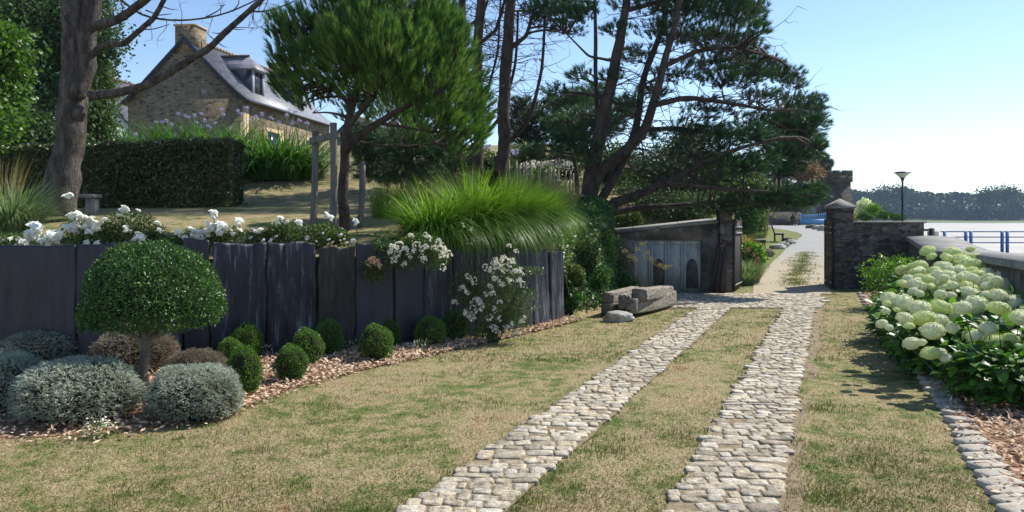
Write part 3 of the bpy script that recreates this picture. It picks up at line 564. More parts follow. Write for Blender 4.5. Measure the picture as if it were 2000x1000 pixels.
# ------------------------------------------------------------------ houses
def extrude_xz(mb, poly, y0, y1, rnd=.5):
    P = A(poly, float); n = len(P); V = np.concatenate([np.c_[P[:, 0], np.full(n, y0), P[:, 1]], np.c_[P[:, 0], np.full(n, y1), P[:, 1]]]); b0 = mb.n
    mb.add(V, np.zeros((0, 4), int), rnd); i = np.arange(n); k = (i + 1) % n
    mb.f.append(np.stack([b0 + i, b0 + i + n, b0 + k + n, b0 + k], -1)); mb.f.append(b0 + np.arange(n)[None]); mb.f.append((b0 + n + np.arange(n))[None, ::-1])
def house(name, loc, rz, w, L, eave, apex, label, wall_m, front_m=None, over=.35):
    t = thing(name, loc, label, 'house', rz=rz); f = MB()
    za, zb_, zc_ = eave - .05, eave + .52, apex - .1; ht = [-2, za, zb_, zc_]; ws_ = [(-w, 0), (-w, 0), (-w + .75, -.75), (-w / 2 - .01, -w / 2 + .01)]
    V_ = []
    for (xl_, xr_), z_ in zip(ws_, ht): V_ += [(xl_, 0, z_), (xr_, 0, z_), (xl_, L, z_), (xr_, L, z_)]
    Fc_ = []
    for q_ in range(3): b_ = q_ * 4; Fc_ += [[b_, b_ + 1, b_ + 5, b_ + 4], [b_ + 3, b_ + 2, b_ + 6, b_ + 7], [b_ + 1, b_ + 3, b_ + 7, b_ + 5], [b_ + 2, b_, b_ + 4, b_ + 6]]
    f.add(V_, Fc_); f.build('wall', wall_m, t, local=True)
    r = MB()
    for sgn, x0 in ((1, -w / 2), (-1, -w / 2)):
        X = lambda d: x0 + sgn * d
        pr = [(0, apex), (w / 2 - .55, eave + .58), (w / 2 + over, eave - .12)]
        extrude_xz(r, [(X(a_), b2 + .02) for a_, b2 in pr] + [(X(a_), b2 - .13) for a_, b2 in pr[::-1]], -.14, L + .14)
    ro = r.build('roof', M['roof'], t, local=True)
    tr = MB()
    for sgn in (1, -1):
        X = lambda d: -w / 2 + sgn * d
        pr = [(0, apex), (w / 2 - .55, eave + .58), (w / 2 + over + .03, eave - .14)]
        extrude_xz(tr, [(X(a_), b2 - .02) for a_, b2 in pr] + [(X(a_), b2 - .24) for a_, b2 in pr[::-1]], -.19, -.143)
    tr.build('verge_board', M['slatehang'], ro, local=True)
    rt = MB()
    y = 0
    while y < L: box(rt, (-w / 2 - .12, y, apex - .05), (-w / 2 + .12, y + .3, apex + .09 + .02 * rd.random())); y += .33
    rt.build('ridge_tiles', M['tile'], ro, local=True)
    return t, ro
def chimney(ro, x0, x1, y0, y1, z0, z1):
    c = MB(); box(c, (x0, y0, z0), (x1, y1, z1)); o = c.build('chimney', M['housestone'], ro, local=True)
    k = MB(); box(k, (x0 - .06, y0 - .06, z1), (x1 + .06, y1 + .06, z1 + .09)); k.build('chimney_cap', M['warmstone'], ro, local=True); return o
def dormer(t, y0, y1, xf, zb, zt, apexz, xb):
    d = MB(); box(d, (xb, y0, zb - .9), (xf, y1, zt)); w_ = d.build('dormer', M['slatehang'], t, local=True)
    r = MB(); o = .16; ym = (y0 + y1) / 2
    V = A([[xb - .6, y0 - o, zt - .05], [xf + o + .1, y0 - o, zt - .06], [xf + o + .1, y1 + o, zt - .06], [xb - .6, y1 + o, zt - .05], [xb - .9, ym, apexz], [xf - .55, ym, apexz]])
    V2 = V - A([0, 0, .07]); r.add(np.concatenate([V, V2]), np.zeros((0, 4), int)); b0 = 0
    r.f += [A([[0, 1, 5, 4]]), A([[1, 2, 5]]), A([[2, 3, 4, 5]]), A([[3, 0, 4]]), A([[0, 6, 7, 1]]), A([[1, 7, 8, 2]]), A([[2, 8, 9, 3]]), A([[9, 8, 7, 6]])]; r.build('dormer_roof', M['roof'], w_, local=True)
    h = MB(); box(h, (xb - .7, ym - .07, apexz - .02), (xf - .5, ym + .07, apexz + .07)); h.build('ridge_tiles', M['tile'], w_, local=True)
    for ya, yb_ in ((y0 - .02, y0 + .22), (y1 - .22, y1 + .02)): p_ = MB(); box(p_, (xf, ya, zb - .45), (xf + .05, yb_, zt - .08)); p_.build('window_jamb', M['paleslate'], w_, local=True)
    g = MB(); box(g, (xf, y0 + .24, zb - .35), (xf + .02, y1 - .24, zt - .14)); g.build('window_glass', M['glass'], w_, local=True)
    fm = MB()
    for yy in (y0 + .22, ym - .03, y1 - .28): box(fm, (xf + .021, yy, zb - .35), (xf + .045, yy + .06, zt - .12))
    box(fm, (xf + .0, y0 + .22, zt - .2), (xf + .05, y1 - .22, zt - .12)); fm.build('window_frame', M['darkpaint'], w_, local=True)
t, ro = house('stone_house', (-14, 40, 5.2), -.157, 6.6, 11.5, 2.77, 6.05, 'rubble stone house with grey slate roof, two dormers and chimneys', M['housestone'])
chimney(ro, -3.85, -2.75, -.02, 1.15, 5.2, 6.62); chimney(ro, -3.9, -2.7, 10.6, 11.5, 5.0, 6.7)
dormer(t, 1.95, 3.35, -.55, 3.5, 4.72, 5.5, -2.3); dormer(t, 7.3, 8.7, -.55, 3.5, 4.72, 5.5, -2.3)
q = MB(); box(q, (-.02, -.03, -2), (.03, .55, 2.35)); box(q, (-.35, -.03, -2), (-.02, -.001, 1.6)); q.build('quoin', M['warmstone'], t, local=True)
for ya, yb_ in ((2.2, 4.6), (7.2, 9.4)):
    q = MB(); box(q, (.0, ya, -1), (.04, yb_, 1.5)); ws_ = q.build('window_surround', M['warmstone'], t, local=True); q = MB(); box(q, (.04, ya + .5, -.8), (.06, yb_ - .5, 1.3)); q.build('window_glass', M['glass'], ws_, local=True)
q = MB(); tube(q, [(.42, -.15, 2.6), (.42, 11.6, 2.6)], .06, 8); q.build('gutter', M['paleslate'], t, local=True)
q = MB(); box(q, (-2.35, -.03, 2.9), (-2.0, -.001, 3.25)); q.build('wall_plaque', M['capstone'], t, local=True)
t, ro = house('white_house', (-29.6, 60, 6.4), -.1, 6.4, 9, 2.4, 6.6, 'small white rendered gabled house behind the left pine trunk', M['renderwhite']); chimney(ro, -3.5, -2.6, .5, 1.3, 5.6, 6.9)
q = MB(); box(q, (-1.7, -.03, 2.35), (-.85, -.001, 2.85)); wf = q.build('window', M['renderwhite'], t, local=True); q = MB(); box(q, (-1.62, -.05, 2.42), (-1.31, -.032, 2.62)); box(q, (-1.25, -.05, 2.42), (-.93, -.032, 2.62)); q.build('pane', M['glass'], wf, local=True)
t, ro = house('grey_house', (-10.0, 57, 5.6), -.2, 3.8, 9, 1.9, 3.7, 'grey rendered house with slate roof half hidden behind the staked pine', M['rendergrey'])
t, ro = house('slate_roofed_house', (24.5, 86, 3.0), -.3, 6, 8, 3.2, 6.2, 'distant house roof showing through the boughs of the big pine', M['rendergrey'])

# ------------------------------------------------------------------ shed, gate piers, walls
t = thing('lean_to_shed', (3.7, 17.6, 0), 'mossy concrete lean-to with faded pale doors between the ivy bank and the gate pier', 'shed')
w = MB()
extrude_xz(w, [(2.34, -.05), (2.80, -.05), (2.80, 1.18), (2.34, 1.33)], 17.6, 17.82); extrude_xz(w, [(4.34, -.05), (4.98, -.05), (4.98, 1.60), (4.34, 1.53)], 17.6, 17.82)
extrude_xz(w, [(2.34, 1.332), (2.801, 1.181), (4.339, 1.181), (4.339, 1.532), (2.6, 1.36)], 17.603, 17.82); extrude_xz(w, [(2.34, -.05), (2.52, -.05), (2.52, 1.33), (2.34, 1.32)], 17.822, 19.5)
w.build('wall', M['concrete'], t)
r = MB(); extrude_xz(r, [(2.28, 1.335), (4.99, 1.612), (4.99, 1.672), (2.28, 1.385)], 17.54, 19.8); r.build('roof_slab', M['capstone'], t)
for k, (xa, xb) in enumerate(((2.81, 3.18), (3.19, 3.555), (3.565, 3.935), (3.945, 4.33))):
    d = MB(); box(d, (xa, 17.66, .0), (xb, 17.70, 1.18)); do = d.build('door_leaf', M['palepaint'], t)
    d = MB()
    for x_ in (xa, xb - .05): box(d, (x_, 17.64, 0), (x_ + .05, 17.66, 1.17))
    box(d, (xa + .05, 17.645, 1.08), (xb - .05, 17.66, 1.17)); d.build('door_rail', M['palepaint'], do)
    if k in (1, 3):
        cx = (xa + xb) / 2; aa = np.linspace(0, math.pi, 14); d = MB(); poly = [(cx + .13 * math.cos(q_), .50 + .26 * math.sin(q_)) for q_ in aa] + [(cx - .145, .08), (cx + .145, .08)]
        extrude_xz(d, poly, 17.652, 17.664); d.build('arched_panel', M['darkpaint'], do)
d = MB()
for k, (x_, tx) in enumerate(((4.50, 4.82), (4.60, 4.86), (4.70, 4.90))): beam(d, (x_, 17.30 - .05 * k, .0), (tx, 17.52 - .02 * k, 1.5 - .08 * k), .10, .025, up=(0, 1, 0))
tag(d.build('leaning_planks', M['gatewood']), 'dark planks leaning between the shed wall and the left gate pier', 'planks')
def pier(name, x0, x1, y0, y1, h, label, cap):
    t = thing(name, ((x0 + x1) / 2, (y0 + y1) / 2, 0), label, 'gate pier'); b = MB(); box(b, (x0, y0, -.05), (x1, y1, h)); bevel(b.build('shaft', M['darkstone'], t), .015)
    c = MB(); e = .04; xm = (x0 + x1) / 2; ym = (y0 + y1) / 2
    if cap: c.add([[x0 - e, y0 - e, h], [x1 + e, y0 - e, h], [x1 + e, y1 + e, h], [x0 - e, y1 + e, h], [x0 - e, y0 - e, h + .06], [x1 + e, y0 - e, h + .06], [x1 + e, y1 + e, h + .06], [x0 - e, y1 + e, h + .06], [xm, ym, h + .24]], np.zeros((0, 4), int)); c.f += [A([[3, 2, 1, 0], [0, 1, 5, 4], [1, 2, 6, 5], [2, 3, 7, 6], [3, 0, 4, 7]]), A([[4, 5, 8], [5, 6, 8], [6, 7, 8], [7, 4, 8]])]
    else: box(c, (x0 - .015, y0 - .015, h), (x1 + .015, y1 + .015, h + .06))
    c.build('cap', M['capstone'], t)
pier('gate_pier', 4.72, 5.0, 17.4, 17.75, 1.88, 'dark stone left gate pier beside the lean-to shed', False)
pier('gate_pier', 7.63, 8.10, 18.2, 18.65, 1.92, 'dark rubble right gate pier with a pale pyramid cap', True)
def gate_leaf(a, b, H, label, z0=.04):
    a = A([*a, z0], float); b = A([*b, z0], float); d = unit(b - a); L = np.linalg.norm(b - a); t = thing('garden_gate', a, label, 'gate leaf'); ax = A([d, [-d[1], d[0], 0], [0, 0, 1]])
    m = MB(); x = 0
    while x < L - .02: box(m, (x, -.015, 0), (min(x + .098, L), .015, H - .12 + .1 * (x / L) + .02 * rd.random()), ax, a); x += .105
    m.build('boards', M['gatewood'], t); m = MB(); box(m, (0, -.035, .0), (.05, .035, H), ax, a); box(m, (L - .05, -.035, 0), (L, .035, H), ax, a); m.build('stile', M['gatewood'], t)
    for z in (.10, H - .34, H - .20, ): m = MB(); box(m, (-.02, -.045, z), (L, -.036, z + .035), ax, a); box(m, (-.02, .036, z), (L, .045, z + .035), ax, a); m.build('hinge_strap', M['metal'], t)
gate_leaf((5.02, 17.42), (5.50, 18.5), 1.62, 'open left leaf of the boarded garden gate with pale metal straps')
gate_leaf((7.60, 18.17), (7.84, 19.2), 1.62, 'open right leaf of the boarded garden gate seen edge on at the capped pier')
t = thing('garden_wall', (9, 18.4, 0), 'dark lichen-spotted rubble wall right of the capped gate pier', 'wall'); b = MB()
nx = 40; xs = np.linspace(8.1, 9.83, nx); zs = np.linspace(-.3, 1.57, 36); X, Z = np.meshgrid(xs, zs); D = 18.32 + .035 * fbm(np.stack([X * 5, Z * 11, 0 * X], -1), 3); V = np.stack([X, D, Z], -1).reshape(-1, 3); n0 = len(V)
i, j = np.meshgrid(np.arange(35), np.arange(nx - 1), indexing='ij'); i = i.ravel(); j = j.ravel(); b.add(V, np.stack([i * nx + j, i * nx + j + 1, (i + 1) * nx + j + 1, (i + 1) * nx + j], -1)); box(b, (8.1, 18.37, -.3), (9.82, 18.75, 1.565)); b.build('masonry', M['darkstone'], t)
b = MB(); box(b, (8.1, 18.26, 1.57), (9.87, 18.8, 1.61)); bevel(b.build('coping', M['capstone'], t), .01)
# low curving sea wall
t = thing('sea_wall', (7, 12, 0), 'low sea wall with a wide pale curving coping beside the hydrangeas', 'wall')
Ys = A([1.5, 3, 5, 7.2, 9, 11.6, 13.2, 14.4, 15.6, 16.8, 17.6, 18.28]); zc = A([1.20, 1.20, 1.20, 1.19, 1.19, 1.15, 1.10, 1.07, 1.09, 1.17, 1.24, 1.26]); yy = np.linspace(1.5, 18.28, 120); zz = np.interp(yy, Ys, zc); zz = np.convolve(np.pad(zz, 4, 'edge'), np.ones(9) / 9, 'valid'); xx = 2.76 + .362 * yy; nn = A([.94, -.34])
for nm, o0, o1, za, zb, mt in (('face', 0, .95, -2.0, -.10, 'seawall'), ('coping', -.03, 1.0, -.10, 0, 'coping')):
    b = MB(); rings = []
    for x_, y_, z_ in zip(xx, yy, zz):
        w = .004 * rd.random(); rings.append([[x_ + nn[0] * o0, y_ + nn[1] * o0, (z_ + za) if nm == 'coping' else -1.5], [x_ + nn[0] * (o0 + (w if nm == 'coping' else 0)), y_ + nn[1] * o0, z_ + zb], [x_ + nn[0] * (o0 + o1) / 2, y_ + nn[1] * o1 / 2, z_ + zb + (.02 if nm == 'coping' else 0)], [x_ + nn[0] * o1, y_ + nn[1] * o1, z_ + zb], [x_ + nn[0] * o1, y_ + nn[1] * o1, (z_ + za) if nm == 'coping' else -1.5]])
    V = A(rings); n = len(V); i, j = np.meshgrid(np.arange(n - 1), np.arange(4), indexing='ij'); i = i.ravel(); j = j.ravel(); b.add(V.reshape(-1, 3), np.stack([i * 5 + j, i * 5 + j + 1, (i + 1) * 5 + j + 1, (i + 1) * 5 + j], -1)); b.build(nm, M[mt], t)
# far boundary wall, blue gate, tower, lamp, railing
b = MB(); w0 = at(1380, 0, 80); box(b, (20.5, 80, .4), (30.0, 80.5, 2.30)); tag(b.build('boundary_wall', M['darkstone']), 'long dark stone boundary wall at the far bend of the path, left of the blue gate', 'wall')
t = thing('blue_gate', (31.6, 80, .9), 'light blue slatted double gate at the end of the path', 'gate'); b = MB(); box(b, (30.15, 80.1, .95), (33.6, 80.16, 1.55)); b.build('lower_panel', M['blue'], t)
b = MB(); x = 30.15
while x < 33.6: box(b, (x, 80.1, 1.55), (x + .08, 80.15, 2.02 + .30 * ((x - 30.9) / 2.2) ** 2 * (x > 30.9))); x += .19
b.build('slats', M['blue'], t); b = MB(); box(b, (30.05, 80.06, .85), (30.16, 80.2, 2.15)); box(b, (33.6, 80.06, .85), (33.72, 80.2, 2.3)); b.build('post', M['blue'], t)
t = thing('stone_tower', (40.2, 96, 0), 'battlemented stone tower with slit windows beyond the capped gate pier', 'tower'); b = MB(); x0, x1, y0, y1 = 38.9, 42.0, 95, 98
b.add([[x0 - .15, y0, -1], [x1 + .25, y0, -1], [x1 + .25, y1, -1], [x0 - .15, y1, -1], [x0 + .05, y0, 6.1], [x1 - .1, y0, 6.1], [x1 - .1, y1, 6.1], [x0 + .05, y1, 6.1]], [[0, 1, 5, 4], [1, 2, 6, 5], [2, 3, 7, 6], [3, 0, 4, 7], [4, 5, 6, 7]]); b.build('shaft', M['towerstone'], t)
b = MB(); box(b, (x0 - .1, y0 - .15, 6.102), (x1 + .1, y1 + .15, 6.9))
for xa, xb in ((x0 - .1, x0 + .62), (x0 + .84, x0 + 1.72), (x0 + 1.94, x1 + .1)): box(b, (xa, y0 - .15, 6.902), (xb, y0 + .2, 7.55)); box(b, (xa, y1 - .2, 6.902), (xb, y1 + .15, 7.55))
b.build('battlement', M['towerstone'], t)
for q_ in ((1.65, 1.82, 5.2), (.85, .98, 4.9)): b = MB(); box(b, (x0 + q_[0], y0 - .06, 4.0), (x0 + q_[1], y0 + .02, q_[2])); b.build('slit_window', M['glass'], t)
b = MB(); extrude_xz(b, [(x1 - .08, -1), (x1 + 1.35, -1), (x1 + .55, 2.8), (x1 + .1, 4.6), (x1 - .08, 4.6)], y0 + .3, y0 + 1.2); b.build('buttress', M['towerstone'], t)
t = thing('street_lamp', (16.27, 32, -.3), 'tall dark street lamp with a shallow cone head by the shore', 'street lamp'); b = MB(); tube(b, [(16.27, 32, -.3), (16.27, 32, 1.3), (16.27, 32, 3.25)], [.06, .05, .04], 10); b.build('pole', M['blackmetal'], t)
b = MB(); lathe(b, [(.0, 3.20), (.05, 3.22), (.07, 3.32), (.12, 3.36)], 20, (16.27, 32, 0)); b.build('collar', M['blackmetal'], t); b = MB(); lathe(b, [(.10, 3.36), (.20, 3.46), (.30, 3.545)], 24, (16.27, 32, 0)); b.build('diffuser', M['lampglass'], t, smooth=True)
b = MB(); lathe(b, [(.0, 3.63), (.20, 3.62), (.335, 3.58), (.345, 3.55), (.30, 3.547), (0, 3.547)], 24, (16.27, 32, 0)); b.build('lamp_cover', M['blackmetal'], t, smooth=True)
t = thing('blue_railing', (22, 30, .3), 'blue three-bar metal railing beyond the sea wall', 'railing')
for zt in (1.13, .92, .70): b = MB(); box(b, (16.75, 29.97, zt), (28.5, 30.03, zt + .04)); b.build('rail', M['railblue'], t)
for x in (16.85, 17.68, 17.88, 19.1, 19.3, 20.55, 20.75, 22.0, 22.2, 23.5, 23.7, 26, 28): b = MB(); box(b, (x, 29.96, .2), (x + .09, 30.04, 1.17)); b.build('post', M['railblue'], t)
b = MB(); box(b, (14.5, 29.2, -.6), (30, 31.2, .25)); tag(b.build('slipway', M['coping']), kind='structure')
b = MB(); box(b, (16.3, 29.9, .2), (16.62, 30.15, 1.16)); tag(b.build('granite_bollard', M['capstone']), 'squat granite post where the blue railing starts', 'post')
t = thing('wooden_post_rail', (14.9, 27.5, .2), 'short dark timber post and rail end beyond the rubble wall', 'railing'); b = MB(); box(b, (14.95, 27.4, .2), (15.08, 27.55, 1.32)); box(b, (15.1, 27.38, .2), (15.35, 27.55, .98)); b.build('post', M['gatewood'], t); b = MB(); box(b, (14.2, 27.42, 1.22), (14.95, 27.5, 1.30)); b.build('rail', M['gatewood'], t)

# benches, rocks, person, beams
def bench(loc, rz, label):
    t = thing('park_bench', loc, label, 'bench', 'slatted benches on the grass beside the path', rz)
    for sgn in (-.62, .62):
        m = MB(); box(m, (-.22, sgn - .03, 0), (-.17, sgn + .03, .42)); box(m, (.17, sgn - .03, 0), (.22, sgn + .03, .42)); box(m, (-.22, sgn - .03, .36), (.24, sgn + .03, .42)); beam(m, (-.2, sgn, .42), (-.36, sgn, .86), .06, .05); m.build('leg_frame', M['blackmetal'], t, local=True)
    m = MB()
    for k in range(4): box(m, (-.2 + .115 * k, -.75, .42), (-.11 + .115 * k, .75, .45))
    m.build('seat', M['benchwood'], t, local=True); m = MB()
    for k in range(3): f_ = .25 + .33 * k; beam(m, (-.2 - .15 * f_, -.75, .42 + .44 * f_), (-.2 - .15 * f_, .75, .42 + .44 * f_), .03, .10)
    m.build('backrest', M['benchwood'], t, local=True); return t
bench((10.55, 32.8, .33), -.25, 'nearer grey slatted bench on the grass, behind the dark boulder'); bench((13.75, 39.6, .46), -.3, 'farther grey slatted bench on the grass near the bend')
for k, (px, Y, s, sx_, lab, dk) in enumerate([(1497, 28.5, .25, 1.2, 'large dark boulder behind the pink hydrangea', 1), (1491, 29.5, .13, 1, 'small pale stone on top side of the dark boulder', 0), (1519, 33.5, .19, 1.9, 'long pale flat boulder between the benches', 0), (1531, 35.5, .16, 1.3, 'pale boulder beside the long flat boulder', 0), (1544, 37.5, .19, 1.5, 'tilted pale slab boulder at the grass edge', 0), (1540, 41, .12, 3.0, 'low dark stone ledge near the farther bench', 1), (1596, 62, .3, 1.6, 'pale rock by the right side of the path bend', 0), (1606, 58, .35, 1.2, 'white rock right beside the path and gate pier', 0), (1586, 66, .3, 2.0, 'dark low rock in front of the blue gate', 1)]):
    m = MB(); blob(m, (0, 0, s * .4), (s * sx_, s, s * .75), .3, 1.4, k + 3); o = m.build('boulder', M['rock' if not dk else 'seawall']); x = X_at(px, Y); o.location = (x, Y, gz(x, Y)); tag(o, lab, 'boulder')
t = thing('person', (28.75, 78.6, .9), 'person in dark clothes sitting low against the far wall left of the blue gate', 'person'); 
def skin_body(name, joints, edges, radii, mat, parent, sub=2):
    me = bpy.data.meshes.new(name); me.from_pydata(joints, edges, []); o = bpy.data.objects.new(name, me); COL.objects.link(o); o.parent = parent; me.materials.append(mat)
    sk = o.modifiers.new('skin', 'SKIN'); 
    if not me.skin_vertices: 
        bm = bmesh.new(); bm.from_mesh(me); bm.verts.layers.skin.verify(); bm.to_mesh(me); bm.free()
    for i, r_ in enumerate(radii): me.skin_vertices[0].data[i].radius = (r_, r_); me.skin_vertices[0].data[i].use_root = (i == 0)
    o.modifiers.new('sub', 'SUBSURF').levels = sub; o.modifiers['sub'].render_levels = sub; return o
J = [(0, 0, .45), (0, .02, .68), (0, .04, .90), (0, .02, 1.0), (0, -.01, 1.08), (0, -.03, 1.20), (-.11, -.02, .44), (-.14, -.42, .50), (-.14, -.46, .08), (-.14, -.60, .05), (.11, -.02, .44), (.14, -.42, .50), (.14, -.46, .08), (.14, -.60, .05), (-.19, .02, .90), (-.24, -.08, .66), (-.14, -.30, .55), (.19, .02, .90), (.24, -.08, .66), (.14, -.30, .55)]
E = [(0, 1), (1, 2), (2, 3), (3, 4), (4, 5), (0, 6), (6, 7), (7, 8), (8, 9), (0, 10), (10, 11), (11, 12), (12, 13), (2, 14), (14, 15), (15, 16), (2, 17), (17, 18), (18, 19)]
skin_body('body', J, E, [.14, .13, .14, .06, .06, .10, .09, .075, .05, .04, .09, .075, .05, .04, .055, .045, .035, .055, .045, .035], M['cloth'], t)
m = MB(); blob(m, (0, -.045, 1.17), (.075, .075, .09), .02); m.build('face', M['skin'], t, local=True, smooth=True); m = MB(); blob(m, (0, -.02, 1.235), (.09, .1, .075), .05); m.build('hair', M['cloth'], t, local=True, smooth=True)
for s_ in (-.14, .14): m = MB(); blob(m, (s_, -.56, .06), (.06, .14, .06), .03); m.build('shoe', M['shoe'], t, local=True, smooth=True)
m = MB(); box(m, (28.1, 78.5, .88), (29.2, 78.9, 1.30)); tag(m.build('stone_block', M['darkstone']), 'low dark stone block the seated person rests on by the far wall', 'stone block')

def timber(a, b, w, h, label, cat='beam', bend=.0, seed=0, mat='weather'):
    a = A(a, float); b = A(b, float); n = 26; t_ = np.linspace(0, 1, n); P = a + (b - a) * t_[:, None]; P[:, 2] += -bend * np.sin(t_ * math.pi) ; d = unit(b - a); s_ = unit(np.cross(d, [0, 0, 1])); u = np.cross(s_, d)
    k = 20; an = np.arange(k) / k * 2 * math.pi; cx = np.sign(np.cos(an)) * np.abs(np.cos(an)) ** .2; cz = np.sign(np.sin(an)) * np.abs(np.sin(an)) ** .35
    V = P[:, None] + s_ * cx[None, :, None] * w / 2 + u * cz[None, :, None] * h / 2; rr = 1 + .07 * fbm(V * A([3, 3, 9]) + seed * 5, 3); V = P[:, None] + (V - P[:, None]) * rr[..., None]
    ends = V[[0, -1]]; V[0] = ends[0] + d * .02 * fbm(ends[0] * 12)[:, None]; m = MB(); i = np.arange(n - 1)[:, None] * k; j = np.arange(k)[None]; k2 = (j + 1) % k
    m.add(V.reshape(-1, 3), np.stack([i + j, i + k2, i + k + k2, i + k + j], -1).reshape(-1, 4)); m.f.append(np.arange(k)[None, ::-1]); m.f.append(((n - 1) * k + np.arange(k))[None]); o = m.build('weathered_beam' if cat == 'beam' else 'stone_block', M[mat]); tag(o, label, cat, 'old timbers and stones heaped by the ivy bank')
Yb = 13.4
timber(at(1232, 598, 12.9), at(1313, 580, 14.6), .17, .25, 'long weathered grey beam lowest and frontmost in the timber heap', bend=.03, seed=1)
timber(at(1248, 576, 13.1), at(1302, 568, 14.6), .26, .20, 'mossy squared beam lying on top of the heap at its right', seed=2)
timber(at(1219, 590, 13.0), at(1262, 573, 14.5), .20, .24, 'weathered log with a hollow dark end in the middle of the heap', seed=3)
timber(at(1187, 583, 13.2), at(1240, 569, 14.6), .19, .20, 'cracked grey log on top at the left of the heap', seed=4)
timber(at(1187, 605, 13.1), at(1206, 596, 14.0), .24, .20, 'brown squared block underneath the cracked log at the left', 'stone block', seed=5, mat='seawall')
m = MB(); blob(m, (0, 0, .07), (.27, .2, .11), .25, 1.5, 9); o = m.build('boulder', M['rock']); o.location = (*at(1208, 0, 12.6)[:2], 0); tag(o, 'pale flat stone at the foot of the timber heap', 'boulder')

# stone bench on terrace, tree stakes, paling fence
t = thing('stone_bench', (X_at(160, 15.2), 15.2, gz(X_at(160, 15.2), 15.2)), 'small grey stone slab bench behind the left pine trunk foot', 'bench'); z = t.location.z; xb_ = t.location.x
m = MB(); box(m, (xb_ - .32, 15.0, z + .34), (xb_ + .32, 15.35, z + .41)); bevel(m.build('seat', M['coping'], t), .012)
for sx_ in (-.22, .22): m = MB(); box(m, (xb_ + sx_ - .07, 15.05, z - .1), (xb_ + sx_ + .07, 15.3, z + .339)); m.build('leg', M['capstone'], t)
t = thing('tree_stakes', (X_at(655, 12.6), 12.6, 1.45), 'tripod of grey wooden stakes with a cross rail around the staked pine', 'tree stakes')
for (pa, pb, Y) in (((611, 450), (616, 256), 12.6), ((650, 452), (651, 240), 12.3), ((703, 450), (708, 316), 13.2)): m = MB(); tube(m, smooth_path([at(*pa, Y), at((pa[0] + pb[0]) / 2 + 2, (pa[1] + pb[1]) / 2, Y), at(*pb, Y)], 8), [.055] * 8, 12, .06); m.build('stake', M['stake'], t)
m = MB(); beam(m, at(606, 276, 12.5), at(662, 262, 12.25), .05, .11); bevel(m.build('cross_rail', M['stake'], t), .008)
t = thing('paling_fence', (1.0, 19, 2.2), 'leaning chestnut paling fence of thin grey pales above the miscanthus', 'fence')
x = 985
while x < 1122:
    Y = 19.5 - (x - 985) / 137 * .8; zt = at(x, np.interp(x, [985, 1120], [312, 338]), Y)[2]; zb_ = at(x, 392, Y)[2]; m = MB(); x0_ = X_at(x, Y); beam(m, (x0_, Y, zb_), (x0_ + .07 * rd.uniform(-1, 1), Y + .03 * rd.uniform(-1, 1), zt + .06 * rd.uniform(-1, 1)), .035 + .015 * rd.random(), .02, up=(0, 1, 0)); m.build('pale', M['paling'], t); x += rd.uniform(4.5, 8.5)
for h_ in (.28, .75): m = MB(); a = at(985, np.interp(h_, [0, 1], [388, 318]), 19.47); c = at(1120, np.interp(h_, [0, 1], [392, 344]), 18.67); tube(m, [a, (a + c) / 2 + A([0, 0, -.02]), c], .006, 4); m.build('wire', M['metal'], t)

# ------------------------------------------------------------------ clipped balls, mounds, topiary
def shell_leaves(mb, n, s, p0=.86, leaf=.018, w=.012, up=.2, bot=-.55, amp=.15, seed=0):
    v = rdir(int(n * 1.4)); v = v[v[:, 2] > bot][:n]; k = len(v); rr = (p0 + (1 - p0) * R.rand(k) ** .6) * (1 + amp * 2 * fbm(v * 1.7 + seed, 2) + .06 * noise3(v * 7 + seed))
    pos = v * rr[:, None] * A(s); d = unit(v * .7 + rdir(k) * .8 + A([0, 0, up])); leaves(mb, pos, d, rdir(k), leaf * (.7 + .6 * R.rand(k)), w, fold=.2)
BOXME = []
for q in range(3):
    m = MB(); shell_leaves(m, 5200, (1, 1, 1.0), .84, .085, .055, seed=q * 3.1, bot=-.8); c = MB(); blob(c, (0, 0, 0), (.87, .87, .88), .10, 1.7, q)
    BOXME.append((m.mesh('foliage', M['boxwood']), c.mesh('inner_twigs', M['core'])))
BX = [((480, 672), 31, 36, 'smaller round box ball at the rear of the trio beside the rightmost grey mound'), ((449, 693), 26, 26, 'box ball at the left of the trio beside the rightmost grey mound'), ((477, 732), 34, 50, 'tallest box shrub, egg shaped, right beside the rightmost grey mound'),
      ((345, 682), 20, 22, 'little box ball peeping out behind the topiary trunk'), ((570, 717), 33, 36, 'front round box ball of the trio before the riven slab'), ((599, 686), 33, 37, 'middle round box ball of the trio before the riven slab'),
      ((641, 666), 28, 34, 'rear box ball of the trio, in front of the brownish slab'), ((735, 677), 33, 36, 'front box ball of the pair below the blush rose spray'), ((761, 655), 21, 30, 'rear narrower box ball of the pair below the blush rose spray'),
      ((842, 655), 31, 30, 'left box ball of the pair below the hanging white roses'), ((888, 643), 26, 30, 'right box ball of the pair, touching the white climbing rose')]
for (px, py), rx, ry, lab in BX:
    yb = py + ry; Y = 2550 / (yb - 3 - 425) + .0; sx_ = rx / F * Y; sz = ry / F * Y; x = X_at(px, Y + sx_ * .8); t = thing('box_ball', (x, Y + sx_ * .8, 0), lab, 'box shrub', 'clipped box balls along the slab wall'); a_, c_ = BOXME[rd.randrange(3)]; rz_ = rd.random() * 6
    inst('foliage', a_, t, (0, 0, sz * .97), (sx_, sx_, sz), (0, 0, rz_)); inst('inner_twigs', c_, t, (0, 0, sz * .97), (sx_, sx_, sz), (0, 0, rz_))
